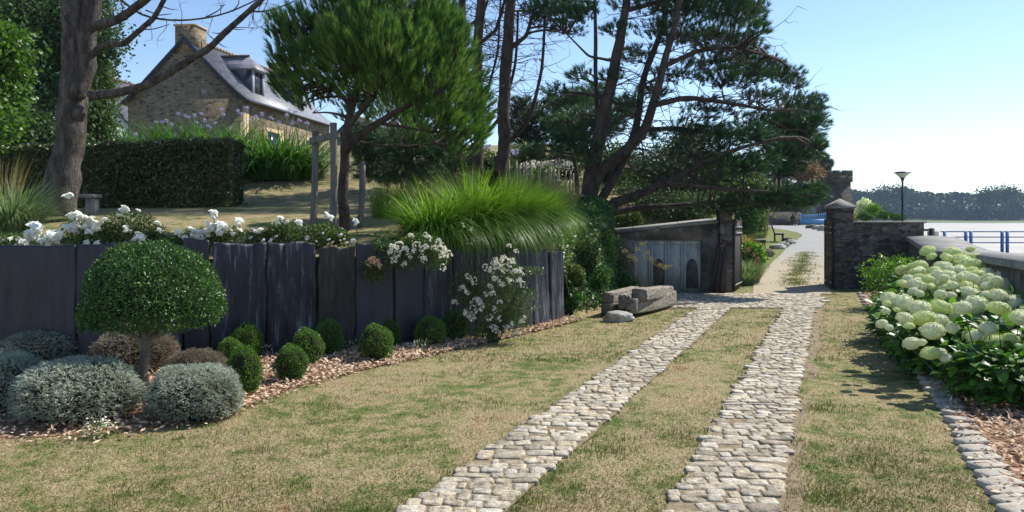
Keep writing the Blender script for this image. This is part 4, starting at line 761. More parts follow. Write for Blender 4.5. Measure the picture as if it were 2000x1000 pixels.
def sprigs(m, n, seed, lo=.78):
    v = rdir(int(n * 1.6), .12); v = v[v[:, 2] > -.45][:n]; k = len(v); rr = (lo + (1 - lo) * R.rand(k) ** .7) * (1 + .16 * fbm(v * 1.6 + seed, 2) + .16 * noise3(v * 5 + seed)); pos = v * rr[:, None]
    cl = noise3(v * 3.1 + seed) + .5; D = unit(v + .55 * rdir(k) + A([0, 0, .25]))
    for q in range(4): leaves(m, pos + D * .015 * q, unit(D + .9 * rdir(k)), rdir(k), .075 * (.6 + .7 * R.rand(k)), .016, np.clip(cl * .75 + .4 * R.rand(k) - .1, 0, 1))
LAV = []
for q in range(3):
    m = MB(); sprigs(m, 5200, q * 5.3); c = MB(); blob(c, (0, 0, 0), (.84, .84, .84), .1, 1.6, q + 20)
    m2 = m.mesh('silver_foliage', M['lavender']); m3 = m.mesh('faded_foliage', M['brownsprig']); LAV.append((m2, m3, c.mesh('inner_twigs', M['core'])))
MD = [(83, 640, 716, 74, 'lavender', 'rounded silver mound against the slab wall at the far left'), (15, 688, 815, 80, 'lavender', 'silver mound cut by the left edge of the photo'), (152, 703, 838, 122, 'lavender', 'largest silver mound, in front left of the topiary trunk'),
      (265, 634, 738, 76, 'faded', 'grey brown mound directly behind the topiary trunk'), (384, 683, 762, 58, 'faded', 'low brownish mound behind the rightmost silver mound'), (380, 713, 832, 94, 'lavender', 'round silver mound right of the topiary trunk')]
for k, (px, pt, pb, rw, kind, lab) in enumerate(MD):
    Yf = 2550 / (pb - 425); rx = rw / F * (Yf + .4); Y = Yf + rx * .75; h = EYE - (pt - 425) / F * Y; sz = h * .62; t = thing('lavender_mound', (X_at(px, Y), Y, 0), lab, 'silver shrub', 'clipped silver leaved mounds'); a_, f_, c_ = LAV[k % 3]
    inst('foliage', f_ if kind == 'faded' else a_, t, (0, 0, h - sz), (rx, rx * .9, sz), (0, 0, rd.random() * 6)); inst('inner_twigs', c_, t, (0, 0, h - sz), (rx, rx * .9, sz))
    if kind != 'faded': m = MB(); v = rdir(2600); v = v[(v[:, 2] < .0) & (v[:, 2] > -.6)]; leaves(m, v * .93 * (1 + .1 * noise3(v * 5))[:, None], unit(v + rdir(len(v)) + A([0, 0, .3])), rdir(len(v)), .09, .02); o = m.build('faded_skirt', M['brownsprig'], t, local=True); o.location = (0, 0, h - sz); o.scale = (rx, rx * .9, sz)
# topiary
Yt = 7.35; t = thing('topiary_tree', (X_at(280, Yt), Yt, 0), 'clipped dome shaped topiary tree on a pale branching trunk before the slabs', 'topiary'); tx = t.location.x
m = MB(); c0 = at(297, 590, Yt); RX = 129 / F * Yt; top = at(0, 470, Yt)[2]; zc_ = at(0, 600, Yt)[2]; v = rdir(34000); v = v[v[:, 2] > -.42]; k = len(v); rr = (.80 + .20 * R.rand(k) ** .5) * (1 + .15 * fbm(v * 2.2, 2) + .10 * noise3(v * 9)); sc = np.where(v[:, 2:3] > 0, A([[RX, RX, top - zc_]]), A([[RX, RX, .42]]))
pos = v * rr[:, None] * sc + A([c0[0], Yt, zc_]); leaves(m, pos, unit(v * .6 + rdir(k) * .8 + A([0, 0, .3])), unit(v + .8 * rdir(k)), .030 * (.7 + .6 * R.rand(k)), .017, fold=.25); m.build('crown', M['topiary'], t)
m = MB(); v = ICO_V.copy(); v[:, 2] = np.where(v[:, 2] > 0, v[:, 2] * (top - zc_) * .80, v[:, 2] * .10); v[:, :2] *= RX * .80; m.add(v + A([c0[0], Yt, zc_]), ICO_F); m.build('inner_twigs', M['core'], t)
m = MB(); tube(m, smooth_path([at(280, 800, Yt), at(278, 740, Yt), at(283, 690, Yt), at(285, 655, Yt)], 16), np.linspace(.055, .040, 16), 14, .14)
fk = at(284, 665, Yt)
for px, py, dy, r_ in ((240, 640, .1, .022), (215, 625, -.1, .02), (262, 610, .15, .03), (286, 600, 0, .034), (305, 615, -.12, .026), (330, 625, .1, .024), (352, 630, -.15, .018), (300, 600, .25, .025), (195, 628, .2, .014), (375, 622, .1, .014), (270, 600, -.25, .025), (320, 600, -.25, .02)):
    e = at(px, py, Yt + dy); P = smooth_path([fk + A([.01 * rd.uniform(-1, 1), 0, .03 * rd.uniform(-1, .6)]), (fk + e) / 2 + A([0, 0, -.025]), e, e + (e - fk) * .5 + A([0, 0, .08])], 12); tube(m, P, np.linspace(r_, r_ * .5, 12), 8, .1)
m.build('trunk', M['smoothbark'], t)

# ------------------------------------------------------------------ white roses
def rose_mesh(name, mat, n=24, small=False):
    m = MB(); rings = ((5, .95, 1.0, .2), (6, .8, .85, .55), (7, .55, .6, 1.0), (5, .3, .4, 1.5))
    for k, tilt, L, zz in rings:
        a = np.arange(k) / k * 6.283 + R.rand() * 6; d = np.stack([np.cos(a) * tilt, np.sin(a) * tilt, np.full(k, 1 - tilt * .8)], -1) + .15 * rdir(k)
        leaves(m, np.tile(A([[0, 0, .0]]), (k, 1)), d, A([0, 0, 1.]) + .2 * rdir(k), L * (.85 + .3 * R.rand(k)), L * .95, fold=.35, six=True)
    blob(m, (0, 0, .18), (.55, .55, .42), .2, 2.5, R.randint(50), .6)
    return m.mesh(name, M[mat])
def spray_mesh(name, mat, n=16):
    m = MB(); p, v = ell(n, (0, 0, 0), (1, 1, .7), .4)
    for q in range(n):
        k = 6; a = np.arange(k) / k * 6.283 + R.rand() * 6; ax = unit(v[q] + A([0, -.4, .5])); s_ = unit(np.cross(ax, [.3, .2, 1.])); u = np.cross(s_, ax); d = s_ * np.cos(a)[:, None] + u * np.sin(a)[:, None] + ax * .45
        leaves(m, np.tile(p[q], (k, 1)), d, np.tile(ax, (k, 1)), .36, .34, fold=.2)
    return m.mesh(name, M[mat])
ROSE = [rose_mesh('bloom', 'petal') for _ in range(3)]; SPR = [spray_mesh('flower_cluster', 'smallpetal') for _ in range(3)]; BLU = [spray_mesh('flower_cluster', 'blushpetal') for _ in range(2)]
def rose_bush(Y, pads, n_leaf, blooms, label, name='white_rose_bush', z0=None, mesh=ROSE, rs=None, leafs=.032, stems=6, base=None, cat='rose bush', group=None):
    bx = base if base is not None else pads[0][0]; X0 = X_at(bx, Y); zb = gz(X0, Y) if z0 is None else z0; t = thing(name, (X0, Y, zb), label, cat, group); m = MB(); st = MB()
    ar = A([p_[2] * p_[3] for p_ in pads], float); cnt = (n_leaf * ar / ar.sum()).astype(int)
    for (cx, cy, rx, ry), k in zip(pads, cnt):
        c = at(cx, cy, Y); s_ = (rx / F * Y, max(.10, rx / F * Y * .5), ry / F * Y); p, v = ell(k, c, s_, .45); cl = noise3(p * 9) * .5; leaves(m, p, unit(v * .5 + rdir(k)), unit(A([0, 0, .8]) + .8 * rdir(k)), leafs * (.6 + .8 * R.rand(k)), leafs * .62, np.clip(R.rand(k) + cl, 0, 1), fold=.15)
        for q in range(stems):
            e, _ = ell(1, c, s_, .8); b = A([X0 + .1 * rd.uniform(-1, 1), Y + .05 * rd.uniform(-1, 1), zb]); tube(st, smooth_path([b, (b + e[0]) / 2 + A([.06 * rd.uniform(-1, 1), .04, .06]), e[0]], 7), np.linspace(.008, .003, 7), 5)
    m.build('foliage', M['roseleaf'], t); st.build('stems', M['hstem'], t)
    if mesh is ROSE: blooms = blooms + [(a_ + rd.uniform(-9, 9), b2 + rd.uniform(-5, 9), c2 * rd.uniform(.55, .9)) for a_, b2, c2 in blooms if c2 > 6]
    for (bx_, by_, r_, *dy) in blooms:
        p = at(bx_, by_, Y - .12 - .08 * rd.random() + (dy[0] if dy else 0)); me = mesh[rd.randrange(len(mesh))]; inst(me.name.split('.')[0], me, t, p - A([X0, Y, zb]), (1.2 if mesh is ROSE else .92) * r_ / F * Y, (rd.uniform(.3, 1.0), rd.uniform(-.5, .5), rd.random() * 6))
        if by_ < 445 and r_ > 5: tube_m = MB(); tube(tube_m, smooth_path([p, p + A([.01, .04, -.12]), p + A([.02, .1, -.3])], 5), .004, 4); tube_m.build('flower_stalk', M['hstem'], t)
    return t
rb_ = lambda n, x0, x1, y0, y1, r0, r1: [(rd.uniform(x0, x1), rd.uniform(y0, y1), rd.uniform(r0, r1)) for _ in range(n)]
rose_bush(9.6, [(25, 468, 70, 14)], 1500, [(68, 444, 13), (60, 458, 12), (76, 452, 12), (70, 464, 13), (45, 474, 9), (102, 462, 13), (118, 460, 12), (110, 468, 11), (88, 470, 10)] + rb_(22, -20, 60, 464, 480, 3, 5), 'leftmost white rose bush on top of the slab wall, with a big double cluster')
rose_bush(9.75, [(165, 462, 60, 22), (150, 440, 30, 15)], 2200, [(140, 425, 11), (152, 422, 11), (163, 426, 10), (150, 438, 11), (174, 432, 11), (186, 438, 10), (182, 446, 10), (146, 444, 11), (130, 447, 11), (168, 442, 9), (205, 430, 6), (133, 385, 9), (190, 476, 8), (170, 474, 8)], 'white rose bush with a tall cluster in front of the stone bench')
rose_bush(9.85, [(255, 445, 62, 34), (210, 455, 30, 20), (300, 460, 35, 20)], 4200, [(243, 409, 9), (238, 412, 7), (247, 449, 10), (272, 463, 11), (282, 466, 8), (264, 468, 8), (308, 437, 7), (310, 450, 6), (205, 428, 5), (270, 412, 5), (245, 478, 7)], 'leafiest rose bush, mostly green with few white blooms, above the left of the topiary')
rose_bush(9.8, [(395, 462, 55, 16), (440, 458, 45, 16), (345, 470, 30, 10)], 2600, [(416, 418, 9), (420, 415, 6), (408, 440, 10), (420, 443, 11), (432, 442, 12), (440, 448, 12), (428, 452, 10), (414, 450, 9), (404, 452, 8), (348, 455, 8), (370, 448, 8), (378, 452, 8), (390, 456, 9), (382, 462, 9), (396, 464, 9), (467, 433, 9), (468, 450, 6), (360, 464, 6), (455, 458, 6), (370, 468, 7)], 'white rose bush with the densest bloom cluster, right above the topiary crown')
rose_bush(10.1, [(500, 462, 35, 14), (550, 455, 40, 26)], 2600, [(548, 427, 7), (561, 434, 6), (582, 437, 8), (497, 452, 6), (508, 450, 7), (490, 465, 5), (530, 470, 5), (540, 462, 4), (515, 470, 5)], 'white rose bush left of the wooden stakes')
rose_bush(10.3, [(620, 460, 60, 24), (665, 466, 28, 16)], 3200, [(638, 421, 8), (646, 425, 7), (694, 433, 7), (666, 460, 5), (600, 468, 4), (690, 470, 5), (650, 474, 4)] + rb_(10, 580, 690, 455, 478, 2, 4), 'white rose bush at the foot of the wooden stakes')
rose_bush(9.88, [(790, 498, 42, 32), (845, 500, 34, 30), (750, 480, 25, 14), (820, 470, 40, 16)], 4200, [(x_, y_, r_) for x_, y_, r_ in [(768, 484, 11), (780, 480, 11), (790, 487, 10), (762, 492, 8), (775, 497, 9), (800, 500, 8), (815, 478, 10), (826, 484, 11), (808, 488, 8), (770, 508, 9), (822, 500, 7), (850, 484, 9), (862, 480, 9), (868, 490, 11), (876, 496, 9), (862, 500, 8), (828, 506, 8), (866, 522, 8), (790, 515, 8), (803, 460, 7), (838, 465, 8), (856, 470, 7), (830, 458, 6)]], 'white cluster rose spilling over the slabs at the left end of the miscanthus', z0=1.25, mesh=SPR, leafs=.028, base=840, group=None)
rose_bush(9.86, [(728, 528, 26, 26)], 900, [(722, 512, 10), (734, 510, 9), (740, 518, 8), (728, 504, 7)], 'small rose spray with faded blush flowers hanging before a smooth slab', z0=1.2, mesh=BLU, leafs=.032, base=745, stems=3)
t = rose_bush(10.45, [(960, 600, 62, 55), (985, 540, 45, 40), (915, 560, 40, 40), (1000, 625, 40, 30), (1010, 575, 45, 18), (940, 650, 30, 20), (900, 470, 30, 20), (1040, 530, 30, 10), (1015, 600, 50, 8)], 9500, [(x_, y_, r_) for x_, y_, r_ in [(930, 588, 13), (936, 600, 12), (926, 604, 9), (912, 612, 11), (922, 620, 10), (966, 510, 9), (985, 505, 10), (998, 512, 10), (972, 520, 12), (985, 524, 10), (1005, 530, 9), (960, 528, 9), (950, 522, 8), (1018, 530, 9), (1014, 548, 9), (1020, 555, 7), (968, 545, 10), (980, 555, 9), (995, 548, 9), (958, 560, 8), (925, 548, 9), (915, 540, 8), (902, 562, 8), (912, 570, 8), (888, 590, 8), (950, 575, 7), (962, 572, 8), (975, 590, 7), (966, 604, 9), (955, 620, 9), (975, 622, 7), (965, 640, 9), (972, 645, 8), (990, 640, 8), (1000, 632, 6), (1008, 650, 9), (1018, 628, 7), (1025, 620, 5), (995, 480, 6), (1008, 490, 6), (905, 440, 6), (920, 448, 6)]], 'large climbing rose with small white clusters against the right slabs', name='climbing_rose', z0=0, mesh=SPR, leafs=.026, stems=5, base=960)
for px, Y, lab in ((512, 9.35, 'low tuft of tiny white flowers at the foot of the riven slab'), (688, 9.75, 'low tuft of tiny white flowers under the brownish slab'), (825, 9.75, 'low tuft of tiny white flowers beside the box pair right'), (25, 7.0, 'low leafy tuft beside the leftmost silver mound'), (195, 5.95, 'tiny flowering weed at the front of the largest silver mound')):
    t = thing('alyssum', (X_at(px, Y), Y, 0), lab, 'small flower'); m = MB(); c = (X_at(px, Y), Y, .05); p, v = ell(220, c, (.16, .1, .08)); leaves(m, p, rdir(220, .5), rdir(220), .03, .012); m.build('foliage', M['roseleaf'], t); m = MB(); p, v = ell(60, (c[0], Y - .02, .1), (.15, .1, .07)); leaves(m, p, rdir(60), A([0, 0, 1.]) + .5 * rdir(60), .02, .02); m.build('flowers', M['smallpetal'], t)

# ------------------------------------------------------------------ hydrangeas
def head_mesh(name, mat, sq):
    m = MB(); n = 430; v = rdir(n); v = v[v[:, 2] > -.35]; n = len(v); r = 1 + .10 * noise3(v * 3) + .08 * R.rand(n); pos = v * r[:, None] * A([1, 1, sq]); rn = np.clip(.45 + .5 * noise3(v * 2.5) + .5 * (R.rand(n) - .5) , 0, 1)
    for q in range(2):
        a = rdir(n); d = unit(np.cross(v, a)); d2 = d if q == 0 else unit(np.cross(v, d)); leaves(m, pos - d2 * .105, d2 + .25 * (R.rand(n, 1) - .5) * v, v + .35 * rdir(n), .21, .13, rn, fold=.12)
    blob(m, (0, 0, 0), (.90, .90, .90 * sq), .03, 2, 1, .25); return m.mesh(name, M[mat])
HW = [head_mesh('flower_head', 'hwhite', s_) for s_ in (.78, .85)]; HG = [head_mesh('flower_head', 'hgreen', s_) for s_ in (.62, .7)]
HD = """340 58 38 g,362 92 28 g,488 68 45 g,453 98 36 g,592 48 26 g,545 118 50 g,590 145 60 g,620 95 40 g,768 145 60 g,882 132 32 g,292 142 42 g,255 180 25 g,415 148 38 w,368 175 35 g,280 215 32 g,430 195 35 g,555 208 32 g,630 198 40 g,195 252 35 g,275 262 58 w,390 222 48 w,490 232 45 w,440 282 58 g,570 275 64 g,350 265 30 w,222 222 30 w,848 200 24 g,290 312 26 w,115 340 45 w,185 362 56 w,100 372 25 g,90 415 25 w,68 490 32 w,110 512 24 w,200 455 42 w,295 400 60 w,315 455 66 g,225 500 33 g,420 388 58 g,510 392 36 g,370 530 60 w,245 605 45 w,612 378 70 w,605 325 50 w,690 335 50 w,775 330 62 g,850 370 58 w,820 475 60 w,885 445 50 w,628 570 66 g,750 598 54 g,885 540 32 g,875 660 35 g,355 662 50 g,448 695 30 w,752 780 34 w,800 210 56 w,690 200 48 w,740 260 66 w,820 260 48 w,660 250 46 w,895 240 40 w,305 525 20 w,155 408 18 g,470 170 34 w,560 90 32 g,700 145 40 w,255 300 30 w,940 200 50 w,960 320 60 w,950 420 60 g,990 520 55 w,960 600 50 g,1030 380 60 w,1040 250 50 w"""
heads = []
for s_ in HD.split(','):
    x_, y_, r_, g_ = s_.split(); px = 1700 + float(x_) / 3.03; py = 470 + float(y_) / 3.03; r_ = float(r_) / 3.03; Y = max(7.25, 11.8 - (py - 485) * .030) if py < 620 else max(7.15, 7.9 - (py - 620) * .01)
    heads.append((px, py, r_, g_, Y + .1 * rd.uniform(-1, 1)))
for q in range(80):
    Y = rd.uniform(8.0, 11.6); x = 3.95 + .40 * (Y - 7.3) + rd.uniform(.15, 1.15); z = rd.uniform(.84, 1.0) if Y > 9 else rd.uniform(.55, .85); heads.append((1000 + x / Y * F, 425 + (EYE - z) / Y * F, rd.uniform(8, 15) * 9 / Y, rd.choice('wwg'), Y))
for x_, y_, r_, g_ in ((1905, 655, 13, 'w'), (1930, 640, 15, 'w'), (1975, 660, 15, 'g'), (1990, 620, 17, 'w'), (1860, 640, 12, 'w'), (1985, 700, 10, 'w'), (1880, 600, 16, 'w'), (1835, 690, 12, 'w'), (1800, 668, 9, 'w'), (1950, 600, 18, 'g')): heads.append((x_, y_, r_, g_, 7.25))
HB = [(4.55, 7.0, .55, .60, 'lowest hydrangea bush at the near end of the group, mostly big leaves'), (5.02, 7.75, .66, .80, 'hydrangea bush directly behind the lowest leafy one, with big cream heads'), (4.58, 8.15, .50, .72, 'hydrangea bush at the left front corner of the group, its heads leaning over the lawn'), (5.45, 8.8, .62, .98, 'hydrangea bush at the right photo edge beneath the sea wall with the largest cream heads'),
      (4.95, 9.1, .58, .86, 'hydrangea bush in the middle of the group with mixed cream and lime heads'), (5.75, 10.0, .60, 1.02, 'hydrangea bush against the sea wall with lime topped heads'), (5.35, 10.4, .52, .86, 'hydrangea bush in the rear left of the group beside the green shrub'), (6.1, 11.3, .55, 1.05, 'rearmost hydrangea bush, all lime green heads, under the wall dip')]
by = {k: [] for k in range(len(HB))}
for h in heads:
    x = X_at(h[0], h[4]); k = int(np.argmin([math.hypot(x - b[0], h[4] - b[1]) / b[2] for b in HB])); by[k].append(h)
for k, (bx, bY, br, bh, lab) in enumerate(HB):
    t = thing('hydrangea_bush', (bx, bY, 0), lab, 'hydrangea', 'white hydrangeas in the bed by the sea wall'); n = 950 if k < 5 else 700; v = rdir(n * 2); v = v[v[:, 2] > -.75][:n]; n = len(v); rr = .52 + .48 * R.rand(n); p = v * rr[:, None] * A([br * .95, br * .95, bh * .46]) * (1 + .15 * fbm(v * 2 + k)[:, None]) + A([bx, bY + .04, bh * .43]); p[:, 2] = np.maximum(p[:, 2], .05)
    m = MB(); leaves(m, p, unit(v * A([1, 1, .2]) + .6 * rdir(n) + A([0, 0, -.1])), unit(A([0, 0, 1.1]) + .5 * v + .45 * rdir(n)), .125 * (.6 + .6 * R.rand(n)), .085 * (.7 + .5 * R.rand(n)), fold=.12, six=True); m.build('foliage', M['hleaf'], t)
    m = MB(); 
    for q in range(16): a = rd.random() * 6.28; e = A([bx + br * .7 * math.cos(a), bY + br * .7 * math.sin(a), bh * .75]); tube(m, smooth_path([A([bx + .12 * math.cos(a), bY + .12 * math.sin(a), 0]), (A([bx, bY, 0]) + e) / 2 + A([0, 0, .05]), e], 6), .006, 5)
    for (px, py, r_, g_, Y) in by[k]:
        c = at(px, py, Y); b0 = A([bx + .5 * (c[0] - bx), bY + .5 * (c[1] - bY), 0.1]); tube(m, smooth_path([b0, (b0 + c) / 2 + A([0, .02, .02]), c], 7), .0045, 5); r = r_ / F * Y
        me = (HW if g_ == 'w' else HG)[rd.randrange(2)]; inst('flower_head', me, t, c - A([bx, bY, 0]) - A([0, 0, r * .15]), r * rd.uniform(1.0, 1.14), (rd.uniform(.0, .45), rd.uniform(-.3, .3), rd.random() * 6))
        lv = MB(); 
    m.build('stems', M['hstem'], t)
def leafy(name, c, s, n, L, W, mat, label, cat, stems=8, z0=0, p=.5, six=False, kind=None, group=None, up=.3):
    t = thing(name, (c[0], c[1], z0), label, cat, group); m = MB(); q, v = ell(n, c, s, p); k = 1 + .35 * fbm(v * 2 + c[0], 2); q = A(c) + (q - A(c)) * k[:, None]; q[:, 2] = np.maximum(q[:, 2], z0 + .02)
    leaves(m, q, unit(v * .5 + rdir(n) + A([0, 0, up])), rdir(n, .6), L * (.6 + .7 * R.rand(n)), W, np.clip(R.rand(n) + .5 * noise3(q * 2 / max(s[0], .3)), 0, 1), fold=.15, six=six); m.build('foliage', M[mat], t); m = MB()
    for i_ in range(stems): e, _ = ell(1, c, s, .7); tube(m, smooth_path([A([c[0] + .05 * s[0] * rd.uniform(-1, 1), c[1], z0 - .05]), (A([c[0], c[1], z0]) + e[0]) / 2, e[0]], 6), np.linspace(.02, .004, 6) * max(1, s[0]), 5)
    m.build('stems', M['darkbark'], t); return t
leafy('green_shrub', (7.15, 14.3, .52), (.60, .5, .50), 3600, .075, .030, 'lime', 'bright green rounded shrub at the foot of the dark rubble wall', 'shrub', 10)
leafy('green_shrub', (6.95, 12.8, .45), (.42, .4, .44), 2200, .075, .030, 'lime', 'small bright green shrub between the rounded shrub and the lime hydrangeas', 'shrub', 8)

# ------------------------------------------------------------------ grasses
def grass_clump(name, loc, n, L, lean, W, mat, label, spread=.18, wind=None, wk=0, seg=6, cat='ornamental grass', group=None, stiff=1.6):
    x, y, z = loc; t = thing(name, loc, label, cat, group); a = R.rand(n) * 6.283
    if wind is not None: a = np.where(R.rand(n) < wk, wind + R.normal(size=n) * .7, a)
    rr = spread * np.sqrt(R.rand(n)); b = np.stack([x + rr * np.cos(a), y + rr * np.sin(a), np.full(n, z - .03)], -1); m = MB()
    blades(m, b, a + R.normal(size=n) * .25, L * (.55 + .5 * R.rand(n)), lean * (.25 + .95 * R.rand(n) ** .8), W, seg, stiff=stiff, init=.22); m.build('blades', M[mat], t); return t
def Pz(px, Y): x = X_at(px, Y); return (x, Y, gz(x, Y))
MG = [(850, 11.0, 4600, 1.15, 2.8, 'dark left part of the big miscanthus behind the hanging roses'), (925, 11.5, 6400, 1.32, 2.8, 'tallest bright green miscanthus in the middle above the slab wall'), (985, 12.1, 6400, 1.2, 2.9, 'bright green miscanthus clump at the right, arching beyond the last slabs'), (1038, 12.9, 3600, 1.0, 2.9, 'rightmost smaller miscanthus drooping toward the ivy bank')]
for px, Y, n, L, ln, lab in MG: grass_clump('miscanthus', Pz(px, Y), int(n * .62), L, ln, .0145, 'reed', lab, .30, -.25, .38, 9, group='miscanthus clumps above the slab wall', stiff=1.25)
grass_clump('pale_miscanthus', Pz(24, 11.2), 900, 1.12, 2.3, .016, 'palereed', 'pale green arching grass at the left photo edge above the wall', .22, 0, .2)
grass_clump('plume_grass', Pz(0, 12.4), 220, 1.35, .5, .012, 'tangrass', 'tall brown tipped grass behind the pale arching grass at the left edge', .25)
for k, (px, Y, L, lab) in enumerate([(835, 14.5, .75, 'feathery tan grass behind the left of the miscanthus'), (800, 15.2, .9, 'wispy dry grass at the slope foot right of the stakes'), (890, 15.2, 1.1, 'dry plume grass below the round pine, right'), (1040, 15.5, .9, 'dry grass in front of the paling fence left end'), (1095, 15.6, .8, 'dry grass in front of the paling fence right end'), (760, 14.5, .7, 'thin shaded grass between the stakes and miscanthus')]):
    grass_clump('dry_grass', Pz(px, Y), 420, L, .9, .010, 'tangrass' if k != 5 else 'reed', lab, .35)
for px, Y, L, lab in [(1462, 19.6, .75, 'pale green grass tuft right of the open left gate leaf'), (1452, 19.2, .5, 'small grass tuft at the foot of the open left gate leaf'), (1460, 36, 1.1, 'tan grass mound nearest behind the first bench'), (1474, 42, 1.2, 'tan grass mound between the benches and hedge'), (1487, 47, 1.1, 'tan grass mound behind the farther bench'), (1480, 39, 1.0, 'green gold grass mound behind the first bench'), (1452, 30, 1.0, 'tan grass on the bank above the pink hydrangea')]:
    grass_clump('tan_grass', Pz(px, Y), 700, L, 1.7, .016, 'tangrass' if 'tan' in lab else 'palereed', lab, .25)
t = leafy('pink_hydrangea', (X_at(1466, 24), 24, .50), (.50, .45, .40), 1300, .13, .08, 'lime', 'pink and red hydrangea on the bank right of the left gate leaf', 'hydrangea', 8, .1, six=True)
pm = [spray_mesh('flower_head', 'pinkfloret', 22) for _ in range(2)]
for px, py in [(1476, 512), (1480, 505), (1458, 520), (1465, 518), (1472, 524), (1453, 512), (1466, 528), (1460, 530), (1450, 522), (1471, 497), (1462, 487), (1478, 517), (1452, 530)]: inst('flower_head', pm[rd.randrange(2)], t, at(px, py, 23.5) - A(t.location), .075, (rd.random(), rd.random(), rd.random()))
# dried stalks in front of the shed
t = thing('dried_umbel_plant', (X_at(1262, 14.9), 14.9, 0), 'dried tan umbel stalks standing before the lean-to shed', 'dried plant'); m = MB(); h_ = MB()
for px, py in [(1232, 500), (1245, 486), (1262, 494), (1276, 512), (1288, 518), (1298, 522), (1270, 505), (1240, 508), (1308, 520), (1220, 490), (1254, 476)]:
    e = at(px, py, 14.9 + .2 * rd.uniform(-1, 1)); b = A([X_at(1262, 14.9) + .1 * rd.uniform(-1, 1), 14.9, 0]); tube(m, smooth_path([b, (b + e) / 2 + A([-.02, 0, .1]), e], 8), np.linspace(.005, .002, 8), 4); p, v = ell(70, e, (.075, .06, .05)); leaves(h_, p, rdir(70), rdir(70), .022, .014)
m.build('stalks', M['tangrass'], t); h_.build('seed_heads', M['tangrass'], t)

# agapanthus
def agapanthus(loc, n, L, label, fl, s=.35):
    x, y, z = loc; t = thing('agapanthus', loc, label, 'agapanthus', 'agapanthus clumps on the slope'); a = R.rand(n) * 6.283; rr = s * np.sqrt(R.rand(n)); b = np.stack([x + rr * np.cos(a), y + rr * np.sin(a), np.full(n, z - .05)], -1); m = MB(); blades(m, b, a, L * (.6 + .5 * R.rand(n)), 1.0 + 1.6 * R.rand(n), .055, 6, stiff=1.1, init=.3); m.build('leaves', M['strap'], t)
    if fl:
        st = MB()
        for px, py in fl:
            um = MB()
            e = at(px, py, y - .2 + .4 * rd.random()); b = A([x + (e[0] - x) * .6, y, z + .2]); tube(st, smooth_path([b, (b + e) / 2, e], 5), .009, 4); p, v = ell(34, e, (.075, .075, .06), .3); leaves(um, p - v * .03, v, rdir(34), .06, .022); um.build('flower_head', M['lilac'], t)
        st.build('flower_stems', M['hstem'], t)
    return t
AG = [(225, 27, 190, 1.95, []), (262, 27, 190, 2.0, [(275, 268), (265, 262)]), (300, 27, 190, 2.0, [(317, 238), (305, 239), (300, 250)]), (338, 27, 190, 2.05, [(335, 243), (326, 235), (355, 250), (348, 222), (362, 226)]), (376, 27, 190, 2.05, [(380, 225), (393, 222), (400, 235), (385, 240), (395, 247), (370, 229), (410, 250)]),
      (412, 27, 190, 2.1, [(433, 213), (436, 224), (420, 240), (407, 247), (449, 250)]), (448, 27, 200, 2.15, [(465, 216), (470, 222), (490, 235)]), (480, 23.6, 260, 1.95, [(482, 210), (500, 228)]), (520, 23.2, 320, 2.05, [(512, 222), (530, 230), (545, 240), (565, 215), (575, 217)]), (560, 23.2, 320, 2.05, [(572, 240), (560, 225), (585, 235)]), (592, 23.4, 240, 1.9, [(600, 240)])]
for k, (px, Y, n, L, fl) in enumerate(AG): agapanthus(Pz(px, Y), n, L, ('strap leaved agapanthus clump, number %s from the left of those above the clipped hedge' % ['first', 'second', 'third', 'fourth', 'fifth', 'sixth', 'last'][k]).replace('number ', '') if k < 7 else ['tall dense agapanthus clump just right of the hedge end', 'tallest agapanthus clump in the middle right of the hedge', 'tall agapanthus clump left of the stakes', 'agapanthus clump right behind the leftmost stake'][k - 7], fl, .4 if k < 7 else .55)
agapanthus(Pz(1000, 22), 90, .8, 'agapanthus clump with lilac heads behind the paling fence', [(1000, 296), (1006, 300), (990, 292), (1010, 294), (955, 288), (948, 285)])
for px, Y, lab in ((900, 18.5, 'leafy green plant between the round pine and the bare trunks'), (960, 19.8, 'leafy green plant between the two bare pine trunks'), (1060, 20.5, 'leafy green plant just behind the paling fence')): z_ = gz(X_at(px, Y), Y); leafy('garden_shrub', (X_at(px, Y), Y, z_ + .4), (.55, .4, .42), 1500, .11, .05, 'shrub' if px != 1060 else 'ivy', lab, 'shrub', 6, z_)
for px, Y, w, h_, mt, lab in ((880, 22.5, .6, .55, 'oak', 'dark leafy bush right below the round pine crown'), (930, 23, .6, .6, 'shrub', 'mid green bush behind the slim bare pine trunk'), (975, 22.5, .6, .5, 'oak', 'dark bush behind the thicker bare pine trunk'), (1025, 24, .7, .6, 'shrub', 'rounded bush behind the left half of the paling fence'), (1105, 23.5, .6, .6, 'oak', 'dark bush between the paling fence end and the spreading pine')): z_ = gz(X_at(px, Y), Y); leafy('garden_bush', (X_at(px, Y), Y, z_ + h_ * .8), (w, .5, h_), 2400, .10, .06, mt, lab, 'bush', 8, z_)
t = leafy('flowering_hedge', (X_at(1075, 23), 23, gz(X_at(1075, 23), 23) + .45), (.95, .3, .18), 700, .06, .035, 'smallpetal', 'flat topped low hedge dotted white behind the paling fence', 'hedge', 6, gz(X_at(1075, 23), 23))

